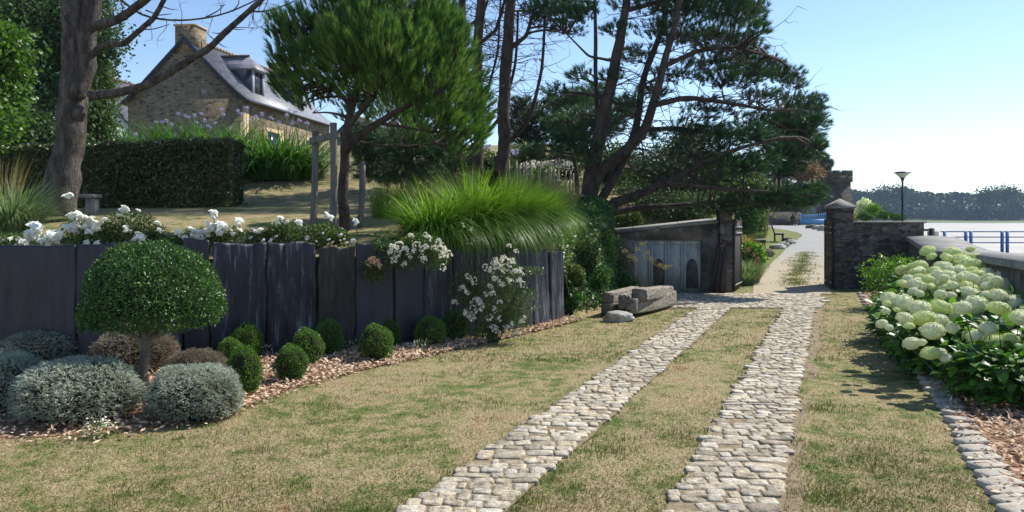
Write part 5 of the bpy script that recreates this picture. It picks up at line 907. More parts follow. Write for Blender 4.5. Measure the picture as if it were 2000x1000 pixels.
# clipped hedge
t = thing('clipped_hedge', (-9, 18.4, 2), 'long clipped hedge with bronze tinted leaves below the stone house', 'hedge'); m = MB(); n = 52000; xa, xb2 = -13.8, -6.65; u = R.rand(n); X = xa + (xb2 - xa) * u; zb2 = 1.72; ztop = lambda X: np.interp(X, [xa, -10.5, xb2], [3.22, 3.38, 3.53]); wh = R.rand(n); y0, y1 = 17.9, 19.1
zt_ = ztop(X); Y = np.where(wh < .62, y0 + .10 * R.rand(n), y0 + (y1 - y0) * R.rand(n)); Z = np.where(wh < .62, zb2 + (zt_ - zb2) * R.rand(n), zt_ - .10 * R.rand(n)); k = wh > .86; X = np.where(k, xb2 - .10 * R.rand(n), X); Y = np.where(k, y0 + (y1 - y0) * R.rand(n), Y); Z = np.where(k, zb2 + (3.5 - zb2) * R.rand(n), Z)
P = np.stack([X, Y, Z], -1); cen = A([xb2 - .45, (y0 + y1) / 2]); dx = np.maximum(P[:, 0] - cen[0], 0); ry_ = P[:, 1] - cen[1]; sc = np.where(dx > 0, np.minimum(1, .6 / np.maximum(np.hypot(dx, ry_), 1e-3)), 1); P[:, 1] = cen[1] + ry_ * np.where(dx > .1, sc, 1); P += .10 * fbm(P * 1.6, 3)[:, None] * A([.5, 1, 1]) + .03 * R.normal(size=P.shape)
leaves(m, P, rdir(n) + A([0, -.3, .2]), rdir(n) + A([0, -.4, .3]),   .085 * (.6 + .7 * R.rand(n)), .05, np.clip(R.rand(n) * .7 + .5 * (noise3(P * .9) + .2), 0, 1), fold=.2); m.build('foliage', M['laurel'], t); m = MB(); extrude_xz(m, [(xa, 1.3), (xb2 - .22, 1.3), (xb2 - .22, 3.40), (-10.5, 3.26), (xa, 3.1)], y0 + .13, y1 - .13); m.build('inner_twigs', M['core'], t)
leafy('bronze_shrub', (-11.3, 15.5, 2.4), (.8, .6, .75), 2400, .09, .05, 'laurel', 'bronze tinted shrub at the left photo edge in front of the hedge', 'shrub', 8, 1.8)

# ivy bank and bushes around the shed
m = MB(); n = 26000; X = .75 + 2.1 * R.rand(n); Y = 12.6 + 5.6 * R.rand(n); k = (X < 2.5 - .0 * Y); X = X[k]; Y = Y[k]; Z = gzs(np.c_[X, Y]); k = Z > .06; X = X[k]; Y = Y[k]; Z = Z[k]; k = ~((Z < .3) & (Y < 13.2) & (X < 1.2)); X = X[k]; Y = Y[k]; Z = Z[k]; n = len(X); P = np.stack([X, Y, Z + .02 + .16 * R.rand(n) + .12 * np.maximum(0, noise3(np.stack([X * 2, Y * 2, Z], -1)) * 3)], -1)
leaves(m, P, rdir(n) + A([.1, -.5, -.2]), rdir(n, 1.0) + A([.3, -.5, 0]), .065 * (.6 + .6 * R.rand(n)), .05, fold=.1); tag(m.build('ivy_ground_cover', M['ivy']), 'bright ivy ground cover on the bank between the last slab and the shed', 'ivy', kind='stuff')
for px, py, Y, s, mt, lab in [(1108, 585, 13.15, .22, 'ivy', 'ivy tuft hugging the right end of the slab wall'), (1112, 540, 13.3, .28, 'shrub', 'leafy shrub leaning over the right end of the slab wall'), (1150, 540, 14.3, .42, 'ivy', 'dark leafy bush on the ivy bank behind the timber heap'), (1165, 480, 15.5, .5, 'ivy', 'ivy covered hump below the foot of the big pine'), (1205, 560, 15.9, .42, 'ivy', 'ivy mound beside the left edge of the shed'), (1178, 515, 16.6, .5, 'shrub', 'pale leafed bush at the upper left corner of the shed'), (1130, 500, 14.2, .4, 'shrub', 'green shrub beyond the last slate slab'), (1230, 432, 20.6, .45, 'shrub', 'yellowish shrub just behind the left end of the shed roof'), (1290, 428, 21, .55, 'oak', 'dark low shrub behind the middle of the shed roof'), (1350, 420, 21, .6, 'oak', 'dark shrub behind the right end of the shed roof')]:
    leafy('bank_bush', at(px, py, Y), (s, s * .8, s * .7), 2600, .065, .045, mt, lab, 'bush', 6, max(-.1, at(px, py, Y)[2] - s * .9))

# ------------------------------------------------------------------ trees
def limb(m, pts, Y, r0, r1, sides=10, n=26, rough=.10, dys=0.0):
    """pts in picture units at depth Y (a list of depths may be given), radius in metres"""
    Ys = np.linspace(0, dys, len(pts)) + Y if np.isscalar(Y) else A(Y, float)
    P = smooth_path([at(px, py, y) for (px, py), y in zip(pts, Ys)], n); w = fbm(P * 1.1, 2); P[1:-1] += (w[1:-1, None] * A([.10, .10, .04])) * min(1, r0 * 5)
    tube(m, P, np.linspace(r0, r1, n), sides, rough); return P
def crown(tw, fo, limbs, pads, Y, n_pts, kc=3, depth=.9, tuft=None, leaf=None, dY=1.0, twig=.5, br=.035, up=.5, outc=None):
    LP = np.concatenate(limbs); area = A([p[2] * p[3] for p in pads], float); allp = []
    outc = A(outc) if outc is not None else LP.mean(0)
    for p, ar in zip(pads, area):
        cx, cy, rx, ry = p[:4]; oy = p[4] if len(p) > 4 else rd.uniform(-dY, dY); y = Y + oy; c = at(cx, cy, y); s_ = A([rx, rx * depth, ry]) / F * y; k = max(8, int(n_pts * ar / area.sum() * (p[5] if len(p) > 5 else 1)))
        cs, _ = ell(max(2, int(kc * max(1, ar / 2500))), c, s_ * .75, .6); cs[:, 2] -= s_[2] * .25
        for q in cs:
            d = np.linalg.norm((LP - q) * A([1, 1, 1.3]), axis=1) + .5 * np.maximum(0, LP[:, 2] - q[2]); b = LP[int(np.argmin(d))]; L = np.linalg.norm(q - b); mid = (b + q) / 2 + A([.1 * L * rd.uniform(-1, 1), .1 * L * rd.uniform(-1, 1), .10 * L]); tube(tw, smooth_path([b, mid, q], 7), np.linspace(min(br, .02 + .012 * L), .010, 7), 5, cap=False)
        pts, v = ell(k, c, s_, .5); pts += .25 * s_ * fbm(pts * 1.2, 2)[:, None]; near = np.argmin(np.linalg.norm(pts[:, None] - cs[None], axis=2), 1); sel = R.rand(k) < twig
        for q, c_ in zip(pts[sel], cs[near[sel]]): L = np.linalg.norm(q - c_); tube(tw, [c_, (q + c_) / 2 + .08 * L * rdir(1)[0], q], [.008, .006, .003], 3, cap=False)
        out = unit(pts - c) * .5 + unit(pts - outc) * .6 + A([0, 0, up]); allp.append((pts, out))
    P = np.concatenate([a for a, _ in allp]); D = np.concatenate([b for _, b in allp])
    if tuft: tufts(fo, P, D, *tuft)
    if leaf: k, L, W = leaf; PP = np.repeat(P, k, 0) + L * 2.2 * R.normal(size=(len(P) * k, 3)) * A([1, 1, .7]); rn = np.clip(np.repeat(R.rand(len(P)), k) * .6 + .5 * R.rand(len(PP)) - .05, 0, 1); leaves(fo, PP, rdir(len(PP)), rdir(len(PP), .5), L * (.6 + .7 * R.rand(len(PP))), W, rn, fold=.15)
def tree(name, base, label, bark, leafm, fn, group=None, cat='tree'):
    t = thing(name, base, label, cat, group); tr = MB(); tw = MB(); fo = MB(); fn(tr, tw, fo)
    if tr.v: tr.build('trunk', M[bark], t, smooth=True)
    if tw.v: tw.build('branches', M[bark if bark != 'bark' else 'bark'], t)
    if fo.v: fo.build('crown', M[leafm], t)
    return t
def dead(m, P, n, L0, r0, d0=None, sub=2, spread=(1, 1, .35), dirx=0, up=0.0):
    for _ in range(n):
        i = rd.randrange(len(P)); b = P[i]; d = unit(R.normal(size=3) * A(spread) + A([dirx, 0, up])); L = L0 * rd.uniform(.4, 1); c = A([0, 0, rd.uniform(-.25, .3)]) * L; k = R.normal(size=3) * .08 * L; Q = smooth_path([b, b + d * L * .35 + k, b + d * L * .7 + c * .4 - k, b + d * L + c], 9); tube(m, Q, np.linspace(r0, r0 * .25, 9), 5, cap=False)
        if sub: dead(m, Q[3:], sub + 1, L0 * .45, r0 * .5, sub=sub - 1, spread=(1, 1, .6), up=up)
# staked bright round pine
def f(tr, tw, fo):
    L = [limb(tr, [(672, 452), (668, 380), (670, 310), (676, 250), (688, 200), (708, 150), (730, 90)], 12.9, .10, .05), limb(tr, [(670, 300), (690, 272), (730, 245), (785, 212), (840, 185), (880, 150)], 12.9, .075, .03, dys=-.3), limb(tr, [(684, 205), (650, 170), (612, 135), (585, 100)], 12.9, .05, .02, dys=.4),
         limb(tr, [(676, 250), (720, 200), (770, 140), (800, 80)], 12.9, .05, .02, dys=-.6), limb(tr, [(740, 240), (800, 250), (860, 260), (915, 255)], 12.8, .03, .015), limb(tr, [(690, 275), (740, 285), (800, 285), (850, 280)], 12.8, .025, .01, dys=.4)]
    pads = [(575, 105, 55, 52), (560, 60, 40, 35), (620, 55, 65, 55), (680, 15, 70, 55), (750, 5, 80, 55), (820, 45, 75, 60), (870, 90, 55, 60), (700, 90, 90, 70, -1.0), (770, 110, 90, 70, -1.2), (640, 120, 70, 50, -.6), (600, 165, 50, 28), (560, 175, 35, 22, .4, .7), (905, 165, 45, 62), (925, 215, 38, 50), (850, 170, 70, 60, -1.0), (790, 180, 70, 35, -.6), (700, 165, 60, 30, -.4), (905, 265, 45, 45), (860, 235, 60, 40, -.5), (930, 250, 28, 40), (650, 80, 60, 50, 1), (800, 60, 70, 60, 1), (740, -40, 110, 40), (650, -20, 60, 35), (850, 0, 45, 40), (890, 305, 30, 22, .3, .6), (700, 195, 60, 30, .4, .7), (640, 185, 40, 20, .5, .6), (760, 225, 60, 26, .4, .7), (820, 250, 60, 28, .3, .7), (740, 150, 60, 30, .5), (600, 200, 45, 24, .2, .8), (560, 150, 35, 36, .3), (700, 228, 50, 22, .5, .7)]
    crown(tw, fo, L, pads, 12.9, 5200, 3, .85, (26, .14, .0105, .42, .12), dY=.7, twig=.3, br=.03, up=1.3, outc=at(740, 180, 12.9))
tree('round_pine', (X_at(672, 12.9), 12.9, 1.45), 'young bright green round headed pine held by wooden stakes', 'darkbark', 'pinebright', f)
def f(tr, tw, fo):
    L = [limb(tr, [(730, 300), (760, 285), (820, 290), (880, 300)], 14.2, .02, .01)]; crown(tw, fo, L, [(705, 265, 40, 24), (720, 330, 40, 22), (780, 335, 60, 24), (740, 290, 50, 28), (800, 285, 70, 35), (860, 290, 45, 32), (820, 310, 50, 20), (710, 285, 35, 20)], 14.2, 1100, 3, .6, (26, .14, .008, .9, .08), dY=.3, twig=.4, up=.2)
tree('low_pine', (X_at(760, 14.2), 14.2, 1.6), 'shaded low pine boughs hanging under the round pine crown', 'darkbark', 'pine', f)
# big spreading pine
def f(tr, tw, fo):
    Y = 18.0
    L = [limb(tr, [(1150, 442), (1149, 387), (1160, 318), (1181, 215), (1203, 120), (1224, -10), (1235, -120)], Y, .21, .06, 14), limb(tr, [(1152, 400), (1163, 340), (1215, 300), (1258, 262), (1275, 206), (1298, 129), (1318, 52), (1335, -60)], Y, .15, .045, 12, dys=-.8),
         limb(tr, [(1155, 425), (1172, 392), (1200, 350), (1224, 300), (1243, 255), (1255, 150), (1276, 105), (1299, 40), (1305, -80)], Y, .12, .04, 12, dys=.6), limb(tr, [(1158, 428), (1185, 402), (1240, 383), (1318, 350), (1387, 312), (1440, 290), (1520, 270)], Y, .13, .025, 12, dys=-1.6),
         limb(tr, [(1300, 356), (1387, 366), (1473, 374), (1559, 378), (1600, 383)], Y - 1.0, .06, .02, 8, dys=-.8), limb(tr, [(1160, 432), (1200, 412), (1258, 404), (1344, 400), (1430, 388)], Y, .10, .03, 10, dys=.8), limb(tr, [(1140, 435), (1128, 375), (1126, 320), (1105, 270)], Y, .09, .03, 8, dys=.6),
         limb(tr, [(1172, 290), (1166, 200), (1163, 130), (1164, 60), (1160, -20)], Y + .5, .06, .04, 8), limb(tr, [(1275, 206), (1340, 190), (1420, 200), (1500, 215), (1570, 215)], Y - .6, .07, .02, 8), limb(tr, [(1298, 129), (1360, 100), (1430, 90), (1500, 110)], Y - .6, .06, .02, 8), limb(tr, [(1243, 255), (1320, 250), (1400, 262), (1480, 262), (1560, 280)], Y + .5, .07, .02, 8), limb(tr, [(1224, 20), (1300, 0), (1380, -10), (1460, 0)], Y, .06, .02, 8), limb(tr, [(1203, 120), (1150, 110), (1100, 60)], Y, .04, .015, 7), limb(tr, [(1172, 260), (1130, 255), (1090, 270)], Y - .5, .03, .012, 6)]
    for P in (L[0], L[1], L[2], L[8], L[9], L[10], L[3]): dead(tw, P[5:20], 34, 1.5, .014, sub=1, spread=(1, .7, .35), dirx=.2)
    pads = [(1430, 15, 60, 40), (1470, 25, 28, 30), (1350, 10, 80, 40), (1260, 5, 70, 25, 0, .6), (1400, 75, 75, 30), (1455, 100, 45, 30), (1480, 135, 60, 24), (1525, 150, 45, 20), (1545, 165, 28, 14), (1430, 150, 80, 26, 0, .8), (1330, 70, 60, 26, 0, .55), (1330, 145, 60, 22, 0, .5), (1555, 205, 52, 22), (1595, 205, 20, 18), (1592, 240, 24, 32), (1595, 290, 16, 20), (1560, 255, 38, 24), (1500, 240, 75, 26), (1540, 300, 55, 28), (1440, 270, 75, 25), (1380, 215, 65, 20, 0, .6), (1450, 320, 80, 22), (1520, 330, 50, 16), (1360, 300, 70, 22, 0, .7), (1300, 260, 50, 20, 0, .4), (1540, 385, 60, 20, -1.2, 1.6), (1585, 380, 28, 18, -1.2, 1.5), (1470, 390, 70, 16, -.8, 1.6), (1400, 405, 60, 12, -.6, .8), (1380, 350, 60, 16, 0, .7), (1120, 25, 50, 26), (1060, 15, 40, 20), (1135, 150, 26, 16, 0, .8), (1085, 180, 26, 14, 0, .8), (1195, 150, 30, 14, 0, .7), (1105, 275, 34, 20), (1150, 290, 28, 26, -.8), (1100, 240, 40, 18), (1060, 300, 40, 16, .3), (1130, 225, 34, 18), (1200, 60, 36, 20, 0, .5), (1230, 200, 36, 16, 0, .5), (1400, -60, 120, 45), (1260, -70, 120, 40), (1130, -50, 90, 35), (1480, 60, 22, 16), (1290, 60, 50, 22, .5, .7), (1240, 110, 45, 20, .8, .6), (1360, 250, 60, 18, .4, .7), (1280, 180, 40, 18, 1, .7), (1400, 120, 60, 18, .6, .8), (1300, 310, 50, 22, 1, .6), (1240, 330, 40, 20, 1, .6), (1490, 190, 50, 14, 0, .8)]
    crown(tw, fo, L, pads, Y, 10500, 3, .9, (22, .135, .0125, .7, .09), dY=1.5, twig=.4, br=.045, up=.55)
tree('spreading_pine', (X_at(1150, 18), 18, gz(X_at(1150, 18), 18)), 'big dark spreading pine with many leaning stems reaching over the gate', 'darkbark', 'pine', f)
# two bare pines in the middle
for pts, Y, r0, r1, lab, tops in [([(934, 345), (932, 280), (934, 180), (930, 90), (938, 0), (942, -150)], 20, .15, .11, 'slim bare trunked pine with a pale flank, just right of the round pine', [(1000, -50, 60, 30), (900, -40, 60, 30), (1045, 25, 40, 18), (930, -150, 140, 60), (860, -190, 110, 50)]), ([(978, 345), (984, 290), (986, 200), (990, 100), (998, 0), (1004, -150)], 19.6, .17, .12, 'thicker dark bare trunked pine left of the paling fence', [(1060, 45, 38, 22), (1100, 10, 45, 26), (1085, 60, 26, 16), (1010, -60, 70, 30), (1120, 60, 30, 20), (1010, -190, 150, 60), (1090, -120, 70, 40)]), ([(893, 320), (898, 250), (903, 150), (905, 60), (902, 0), (900, -120)], 21, .12, .09, 'leftmost bare pine trunk, mostly hidden by the round pine', [(860, -60, 60, 25), (930, -60, 50, 25), (800, -170, 120, 50), (880, -230, 110, 50)])]:
    def f(tr, tw, fo, pts=pts, Y=Y, r0=r0, r1=r1, tops=tops):
        P = limb(tr, pts, Y, r0, r1, 12, 40, .08); P2 = limb(tr, [pts[3], (pts[3][0] + 38, pts[3][1] - 30), (pts[3][0] + 62, pts[3][1] - 110)], Y, r1 * .5, r1 * .3, 8); P3 = limb(tr, [pts[1], (pts[1][0] + 50, pts[1][1] - 55), (pts[1][0] + 75, pts[1][1] - 150), (pts[1][0] + 80, pts[1][1] - 260)], Y + .3, r1 * .5, r1 * .25, 8)
        dead(tw, P[10:], 46, 1.9, .017, sub=2, spread=(1, .7, .28), up=.05); dead(tw, P2, 8, 1.2, .012, sub=1); dead(tw, P3[5:], 14, 1.3, .012, sub=1)
        crown(tw, fo, [P, P2], tops, Y, 1500, 2, .8, (22, .11, .010, .9, .07), dY=.5, twig=.5)
    tree('bare_pine', (X_at(pts[0][0], Y), Y, 2.3), lab, 'darkbark', 'pinedark', f, 'tall bare trunked pines in the middle')
# left pine with long boughs
def f(tr, tw, fo):
    Y = 14.0
    P = [limb(tr, [(113, 420), (120, 340), (135, 270), (147, 200), (150, 130), (153, 70), (148, 0), (142, -90)], Y, .30, .16, 22, 60, .15), limb(tr, [(150, 190), (168, 130), (172, 70), (182, 10), (186, -90)], Y - .1, .18, .14, 18, 40, .12)]
    bs = [([(165, 58), (195, 48), (225, 40), (255, 22), (290, -5), (330, -60)], .085, .06), ([(178, 108), (198, 90), (218, 85), (240, 87), (262, 68), (300, 36), (325, -8), (345, -50)], .06, .035), ([(178, 186), (210, 184), (245, 178), (290, 166), (335, 140), (380, 110), (408, 95), (440, 62), (478, 28), (515, -5), (560, -50)], .085, .038), ([(155, 70), (130, 40), (115, 0)], .03, .01),
          ([(232, -5), (268, 28), (305, 38), (360, 41), (400, 36), (440, 28), (475, 12), (500, 0)], .022, .012), ([(480, 22), (515, 23), (545, 15), (575, 2)], .02, .010), ([(266, 58), (300, 57), (330, 48)], .014, .006), ([(285, 20), (310, 30), (335, 27)], .014, .006), ([(400, 35), (425, 22), (440, 8)], .014, .006), ([(455, 22), (466, 8), (468, -10)], .012, .006)]
    for k, (p_, a_, b2) in enumerate(bs): Q = limb(tr if k < 3 else tw, p_, Y - .15, a_, b2, 12 if k < 3 else 7, 50 if k < 3 else 16, .10, dys=-.8 if k < 3 else -.5); 
    allb = [limb(tw, [(330, 143), (331, 142)], Y, .01, .01)]
    for p_, a_, b2 in bs[:3]: 
        Q = smooth_path([at(px, py, Y - .4) for px, py in p_], 40)
        for _ in range(14): q = Q[rd.randrange(8, 40)]; d = unit(R.normal(size=3) * A([.8, .8, .8])); L = rd.uniform(.10, .28); tube(tw, [q, q + d * (.05 + L * .5), q + d * (.05 + L) + A([0, 0, .03])], [.012, .009, .004], 5)
    for p_, a_, b2 in bs[4:6]: Q = smooth_path([at(px, py, Y - .4) for px, py in p_], 20); dead(tw, Q[3:], 12, .5, .007, sub=1, spread=(.6, .6, .9))
    dead(tw, smooth_path([at(px, py, Y - .6) for px, py in bs[2][0]], 40)[26:], 7, .7, .01, sub=1)
    blob(tr, at(155, 222, Y - .22), (.12, .08, .14), .2, 2, 3); blob(tr, at(162, 62, Y - .12), (.16, .13, .16), .2, 2, 5)
tree('old_pine', (X_at(113, 14), 14, 1.75), 'old forked pine with a thick grey leaning trunk and long bare boughs at the left', 'bark', 'pine', f)
# leafy trees at the left
def simple_tree(name, trunkpts, Y, r0, pads, n, leafm, leaf, label, tuft=None, bark='darkbark', dY=1.5, group=None, cat='tree', depth=.8, zb=None):
    def f(tr, tw, fo):
        L = [limb(tr, trunkpts, Y, r0, r0 * .35, 9, 20)]
        for p in pads[::2]: L.append(limb(tr, [trunkpts[len(trunkpts) // 2], ((trunkpts[len(trunkpts) // 2][0] + p[0]) / 2, (trunkpts[len(trunkpts) // 2][1] + p[1]) / 2 - 4), (p[0], p[1])], Y, r0 * .4, r0 * .12, 6, 10))
        crown(tw, fo, L, pads, Y, n, 2, depth, tuft=tuft, leaf=leaf, dY=dY, twig=.25, br=.05)
    x = X_at(trunkpts[0][0], Y); return tree(name, (x, Y, gz(x, Y) if zb is None else zb), label, bark, leafm, f, group, cat)
simple_tree('dark_leafy_tree', [(60, 300), (62, 200), (66, 100), (70, 0)], 24, .35, [(60, 40, 90, 60), (20, 110, 60, 50), (110, 110, 70, 60), (170, 60, 50, 50), (60, 180, 70, 50), (30, 240, 50, 40), (120, 200, 55, 55), (80, 260, 60, 30), (175, 20, 50, 40), (100, 0, 90, 50), (0, 40, 60, 60), (190, 110, 28, 30), (195, 85, 30, 25)], 4200, 'oak', (9, .13, .085), 'tall dark leafy tree behind the old forked pine', dY=1.2)
simple_tree('dark_leafy_tree', [(196, 290), (192, 240), (188, 180), (188, 130)], 26, .16, [(190, 150, 26, 28), (196, 190, 22, 30), (192, 235, 22, 30), (200, 265, 18, 20), (186, 120, 24, 22)], 1300, 'shrub', (8, .11, .07), 'narrow lighter green tree seen just right of the old pine trunk', dY=.6)
simple_tree('maple', [(-25, 330), (-20, 230), (-10, 150)], 16.5, .15, [(5, 85, 26, 26), (18, 110, 20, 20), (0, 140, 30, 30), (10, 200, 24, 18), (12, 232, 18, 12), (-20, 90, 40, 50), (0, 260, 15, 8)], 1100, 'maple', (6, .11, .10), 'bright green maple leaning in from the left photo edge', dY=.5)
simple_tree('dark_shrub_tree', [(30, 310), (30, 280), (28, 260)], 21, .12, [(20, 285, 45, 20), (80, 280, 45, 25), (60, 255, 50, 25), (130, 280, 30, 20)], 900, 'oak', (8, .12, .08), 'low dark shrubbery between the hedge and the dark leafy tree', dY=.6)
simple_tree('slope_shade_pine', [(800, 330), (805, 270), (815, 180)], 21.6, .14, [(760, 130, 70, 40), (830, 110, 70, 45), (880, 150, 50, 45), (800, 190, 70, 40), (740, 180, 50, 36), (860, 220, 50, 30), (780, 60, 70, 40), (700, 130, 50, 40), (850, 270, 50, 24), (790, 265, 50, 22), (720, 60, 60, 50), (860, 40, 60, 40), (780, 330, 60, 24), (730, 300, 40, 24), (830, 340, 45, 20)], 4600, 'pine', None, 'dark pine added behind the round pine, mostly unseen, shading the slope', tuft=(20, .16, .014, .8, .1), dY=1.2)  # hidden upper crown added to shade the slope; lower boughs show below
simple_tree('dark_thicket', [(1190, 425), (1190, 400), (1190, 385)], 22, .12, [(1185, 395, 45, 22), (1235, 390, 45, 24), (1150, 385, 35, 22), (1280, 400, 50, 24), (1340, 405, 50, 24), (1390, 405, 40, 24), (1210, 410, 40, 16)], 3200, 'oak', (7, .08, .055), 'dark thicket filling the space behind the shed and below the pine boughs', dY=.7, cat='thicket')
# trees behind the middle
simple_tree('dark_pine', [(1020, 330), (1022, 280), (1030, 220)], 30, .20, [(1020, 215, 40, 22), (1060, 235, 45, 26), (1040, 270, 45, 24), (1085, 205, 30, 16), (1010, 250, 22, 24), (1100, 260, 30, 30)], 1500, 'pinedark', None, 'dark bushy pine far behind the paling fence', tuft=(18, .20, .020, .9, .12))
simple_tree('dark_pine', [(1140, 330), (1140, 270), (1130, 200)], 28, .2, [(1120, 200, 40, 25), (1160, 190, 40, 25), (1180, 240, 40, 30), (1135, 250, 35, 26), (1215, 215, 36, 25)], 1500, 'pine', None, 'dark pine behind the left stems of the big spreading pine', tuft=(18, .20, .018, .9, .12))
simple_tree('leafy_tree', [(1200, 420), (1205, 360), (1215, 300)], 24, .16, [(1210, 310, 45, 30), (1250, 340, 45, 32), (1200, 360, 40, 34), (1270, 390, 45, 26), (1230, 400, 45, 24), (1190, 330, 25, 30)], 2200, 'oak', (7, .095, .06), 'leafy tree behind the low boughs, left of the shed roof middle', dY=.8)
simple_tree('leafy_tree', [(1330, 420), (1335, 360), (1345, 300)], 25, .16, [(1330, 300, 45, 30), (1300, 340, 45, 32), (1350, 350, 50, 34), (1390, 330, 45, 30), (1330, 395, 50, 26), (1385, 385, 40, 26), (1360, 270, 40, 22)], 2400, 'shrub', (7, .10, .065), 'lighter green leafy tree behind the right end of the shed roof', dY=.8)
simple_tree('leafy_tree', [(1430, 430), (1432, 380), (1436, 340)], 28, .16, [(1430, 330, 40, 28), (1420, 370, 40, 26), (1460, 360, 35, 24), (1450, 400, 36, 24), (1475, 395, 24, 22), (1425, 410, 30, 16)], 1900, 'shrub', (7, .11, .075), 'leafy tree above the bank right of the left gate pier', dY=.8)
leafy('bank_bush', at(1455, 425, 27), (.55, .5, .75), 2200, .10, .06, 'ivy', 'bright green upright bush on the bank right of the left gate pier', 'bush', 8, at(0, 455, 27)[2]); leafy('bank_bush', at(1476, 432, 34), (.55, .5, .6), 1500, .12, .07, 'shrub', 'dark green bush above the tan grass mounds', 'bush', 6, at(0, 452, 34)[2])
# far trees beyond the gate
simple_tree('far_pine', [(1560, 420), (1562, 340), (1558, 240)], 88, .4, [(1555, 235, 50, 34), (1530, 270, 50, 34), (1572, 285, 38, 34),  (1550, 320, 50, 30), (1515, 320, 45, 34), (1540, 360, 60, 28)], 2600, 'pinedark', None, 'tall dark far pine behind the blue gate', tuft=(16, .55, .055, .9, .3), dY=3)
simple_tree('far_pine', [(1622, 400), (1622, 350), (1620, 320)], 108, .3, [(1612, 322, 13, 10), (1605, 310, 12, 10), (1612, 338, 10, 10)], 520, 'pinedark', None, 'small dark pine beside the stone tower', tuft=(16, .6, .06, .9, .3), dY=2)
simple_tree('rusty_tree', [(1588, 390), (1588, 360), (1588, 340)], 84, .2, [(1580, 334, 13, 7), (1572, 343, 9, 6)], 200, 'brownneedle', (6, .3, .2), 'small rust coloured tree left of the tower', dY=1)
for k, (px, Y, w, lab) in enumerate([(1500, 90, 30, 'dark evergreen above the far wall, leftmost'), (1530, 92, 30, 'dark evergreen above the far wall beside the blue gate')]): simple_tree('wall_evergreen', [(px, 430), (px, 410), (px, 395)], Y, .2, [(px, 395, w, 20), (px - 12, 405, 20, 12), (px + 14, 402, 20, 14)], 800, 'oak', (7, .35, .25), lab, dY=1)
leafy('cream_flowering_shrub', at(1690, 412, 80), (.9, .8, 1.2), 1500, .28, .2, 'hgreen', 'cream flowering shrub beside the tower buttress', 'shrub', 5, .2); leafy('cream_shrub', at(1660, 425, 60), (.6, .5, .5), 700, .2, .14, 'tangrass', 'tan dry shrub between tower foot and gate pier cap', 'shrub', 4, .2)
for k, (px, py, rx, ry, Y, lab) in enumerate([(1706, 412, 16, 14, 55, 'bright green tamarisk like bush with a pointed top above the rubble wall'), (1690, 424, 14, 8, 50, 'low green bush left of the pointed bush above the rubble wall'), (1728, 422, 18, 8, 52, 'low green bush right of the pointed bush above the rubble wall'), (1752, 426, 16, 6, 50, 'lowest green bush beside the street lamp foot')]): leafy('shore_bush', at(px, py, Y), (rx / F * Y, rx / F * Y, ry / F * Y), 1500, .16, .05, 'lime' if k == 0 else 'ivy', lab, 'bush', 6, 0, up=1.2)

# ------------------------------------------------------------------ far headland and its wood
b_ = MB(); xs = np.linspace(-60, 1300, 90); ysr = np.linspace(0, 260, 12); X, Yr = np.meshgrid(xs, ysr, indexing='ij'); Y = 520 + Yr + 25 * fbm(np.stack([X * .01, 0 * X, 0 * X], -1)); Z = -1.0 + 6.5 * (1 - np.exp(-Yr / 50)) + 2 * fbm(np.stack([X * .01, Yr * .01, 0 * X], -1)) * (Yr > 0)
i, j = np.meshgrid(np.arange(89), np.arange(11), indexing='ij'); i = i.ravel(); j = j.ravel(); b_.add(np.stack([X, Y, Z], -1).reshape(-1, 3), np.stack([i * 12 + j, (i + 1) * 12 + j, (i + 1) * 12 + j + 1, i * 12 + j + 1], -1)); tag(b_.build('headland', M['headland'], smooth=True), kind='structure')
fo = MB(); P = []
prof = lambda px: 425 - np.interp(px, [1640, 1665, 1700, 1722, 1745, 1757, 1790, 1830, 1860, 1900, 1935, 1960, 1985, 2060, 2300], [52, 50, 45, 46, 44, 55, 48, 44, 46, 43, 44, 50, 46, 46, 48])
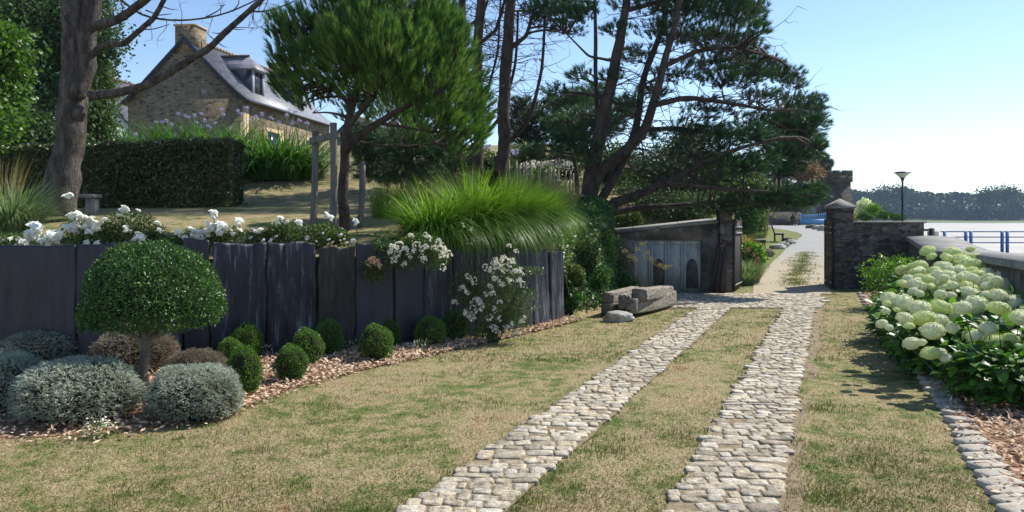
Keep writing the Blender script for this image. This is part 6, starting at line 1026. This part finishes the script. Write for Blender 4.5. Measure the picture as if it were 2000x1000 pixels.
for k in range(820):
    X = rd.uniform(170, 560) if k < 700 else rd.uniform(-40, 1200); yo = rd.uniform(4, 110); Y = 525 + yo; px = 1000 + X / Y * F; zt = EYE + (425 - prof(min(max(px, 1640), 2300))) / F * Y * rd.uniform(.80, 1.03) if yo > 35 else rd.uniform(8, 13); r = rd.uniform(2.6, 7.0); c = A([X, Y, zt - r * .55]); v = rdir(90); v = v[v[:, 2] > -.5]; p = c + v * A([r, r, r * .6]) * (1 + .25 * fbm(v * 2 + k, 2))[:, None]; P.append(np.c_[p, np.full(len(p), np.clip(rd.gauss(.45, .22), 0, .85))])
    if yo < 45:
        v = rdir(70); p = A([X, Y, zt * .45]) + v * A([r * .9, r * .9, zt * .42]); P.append(np.c_[p, np.full(70, rd.random() * .6)])
P = np.concatenate(P); n = len(P); leaves(fo, P[:, :3], rdir(n), unit(rdir(n) + A([0, -.6, .6])), 2.7, 2.1, np.clip(P[:, 3] + .25 * (R.rand(n) - .5), 0, 1), fold=.2); tag(fo.build('far_wood', M['farleaf']), 'dark blue green wood covering the far shore of the bay', 'wood', kind='stuff')
for px, pt, w, lab in [(1722, 371, 14, 'rounded pine crown rising above the far wood, left of the lamp'), (1757, 368, 10, 'dark pine crown rising behind the lamp post above the far wood'), (1930, 374, 18, 'broad pine crown in the far wood under the right sky'), (1966, 369, 22, 'flat topped umbrella pine on the far shore at the right')]:
    simple_tree('headland_pine', [(px, 428), (px, 400), (px, pt + 6)], 519, .5, [(px, pt + 7, w, 6, 0), (px - w * .4, pt + 11, w * .7, 5, 0), (px + w * .4, pt + 10, w * .7, 5, 0)], 160, 'farleaf', (7, 1.5, 1.1), lab, dY=1, zb=0)

# ------------------------------------------------------------------ haze
hz = MB(); box(hz, (-260, -60, -3.2), (1400, 900, 30)); hm = bpy.data.materials.new('haze'); hm.use_nodes = True; hn = hm.node_tree; hn.nodes.remove(hn.nodes['Principled BSDF']); pv = hn.nodes.new('ShaderNodeVolumePrincipled')
pv.inputs['Color'].default_value = (.55, .75, 1, 1); pv.inputs['Density'].default_value = .00022; pv.inputs['Anisotropy'].default_value = .2; hn.links.new(pv.outputs[0], hn.nodes['Material Output'].inputs['Volume'])
tag(hz.build('haze', hm), 'thin blue sea haze over the bay', 'haze', kind='stuff')
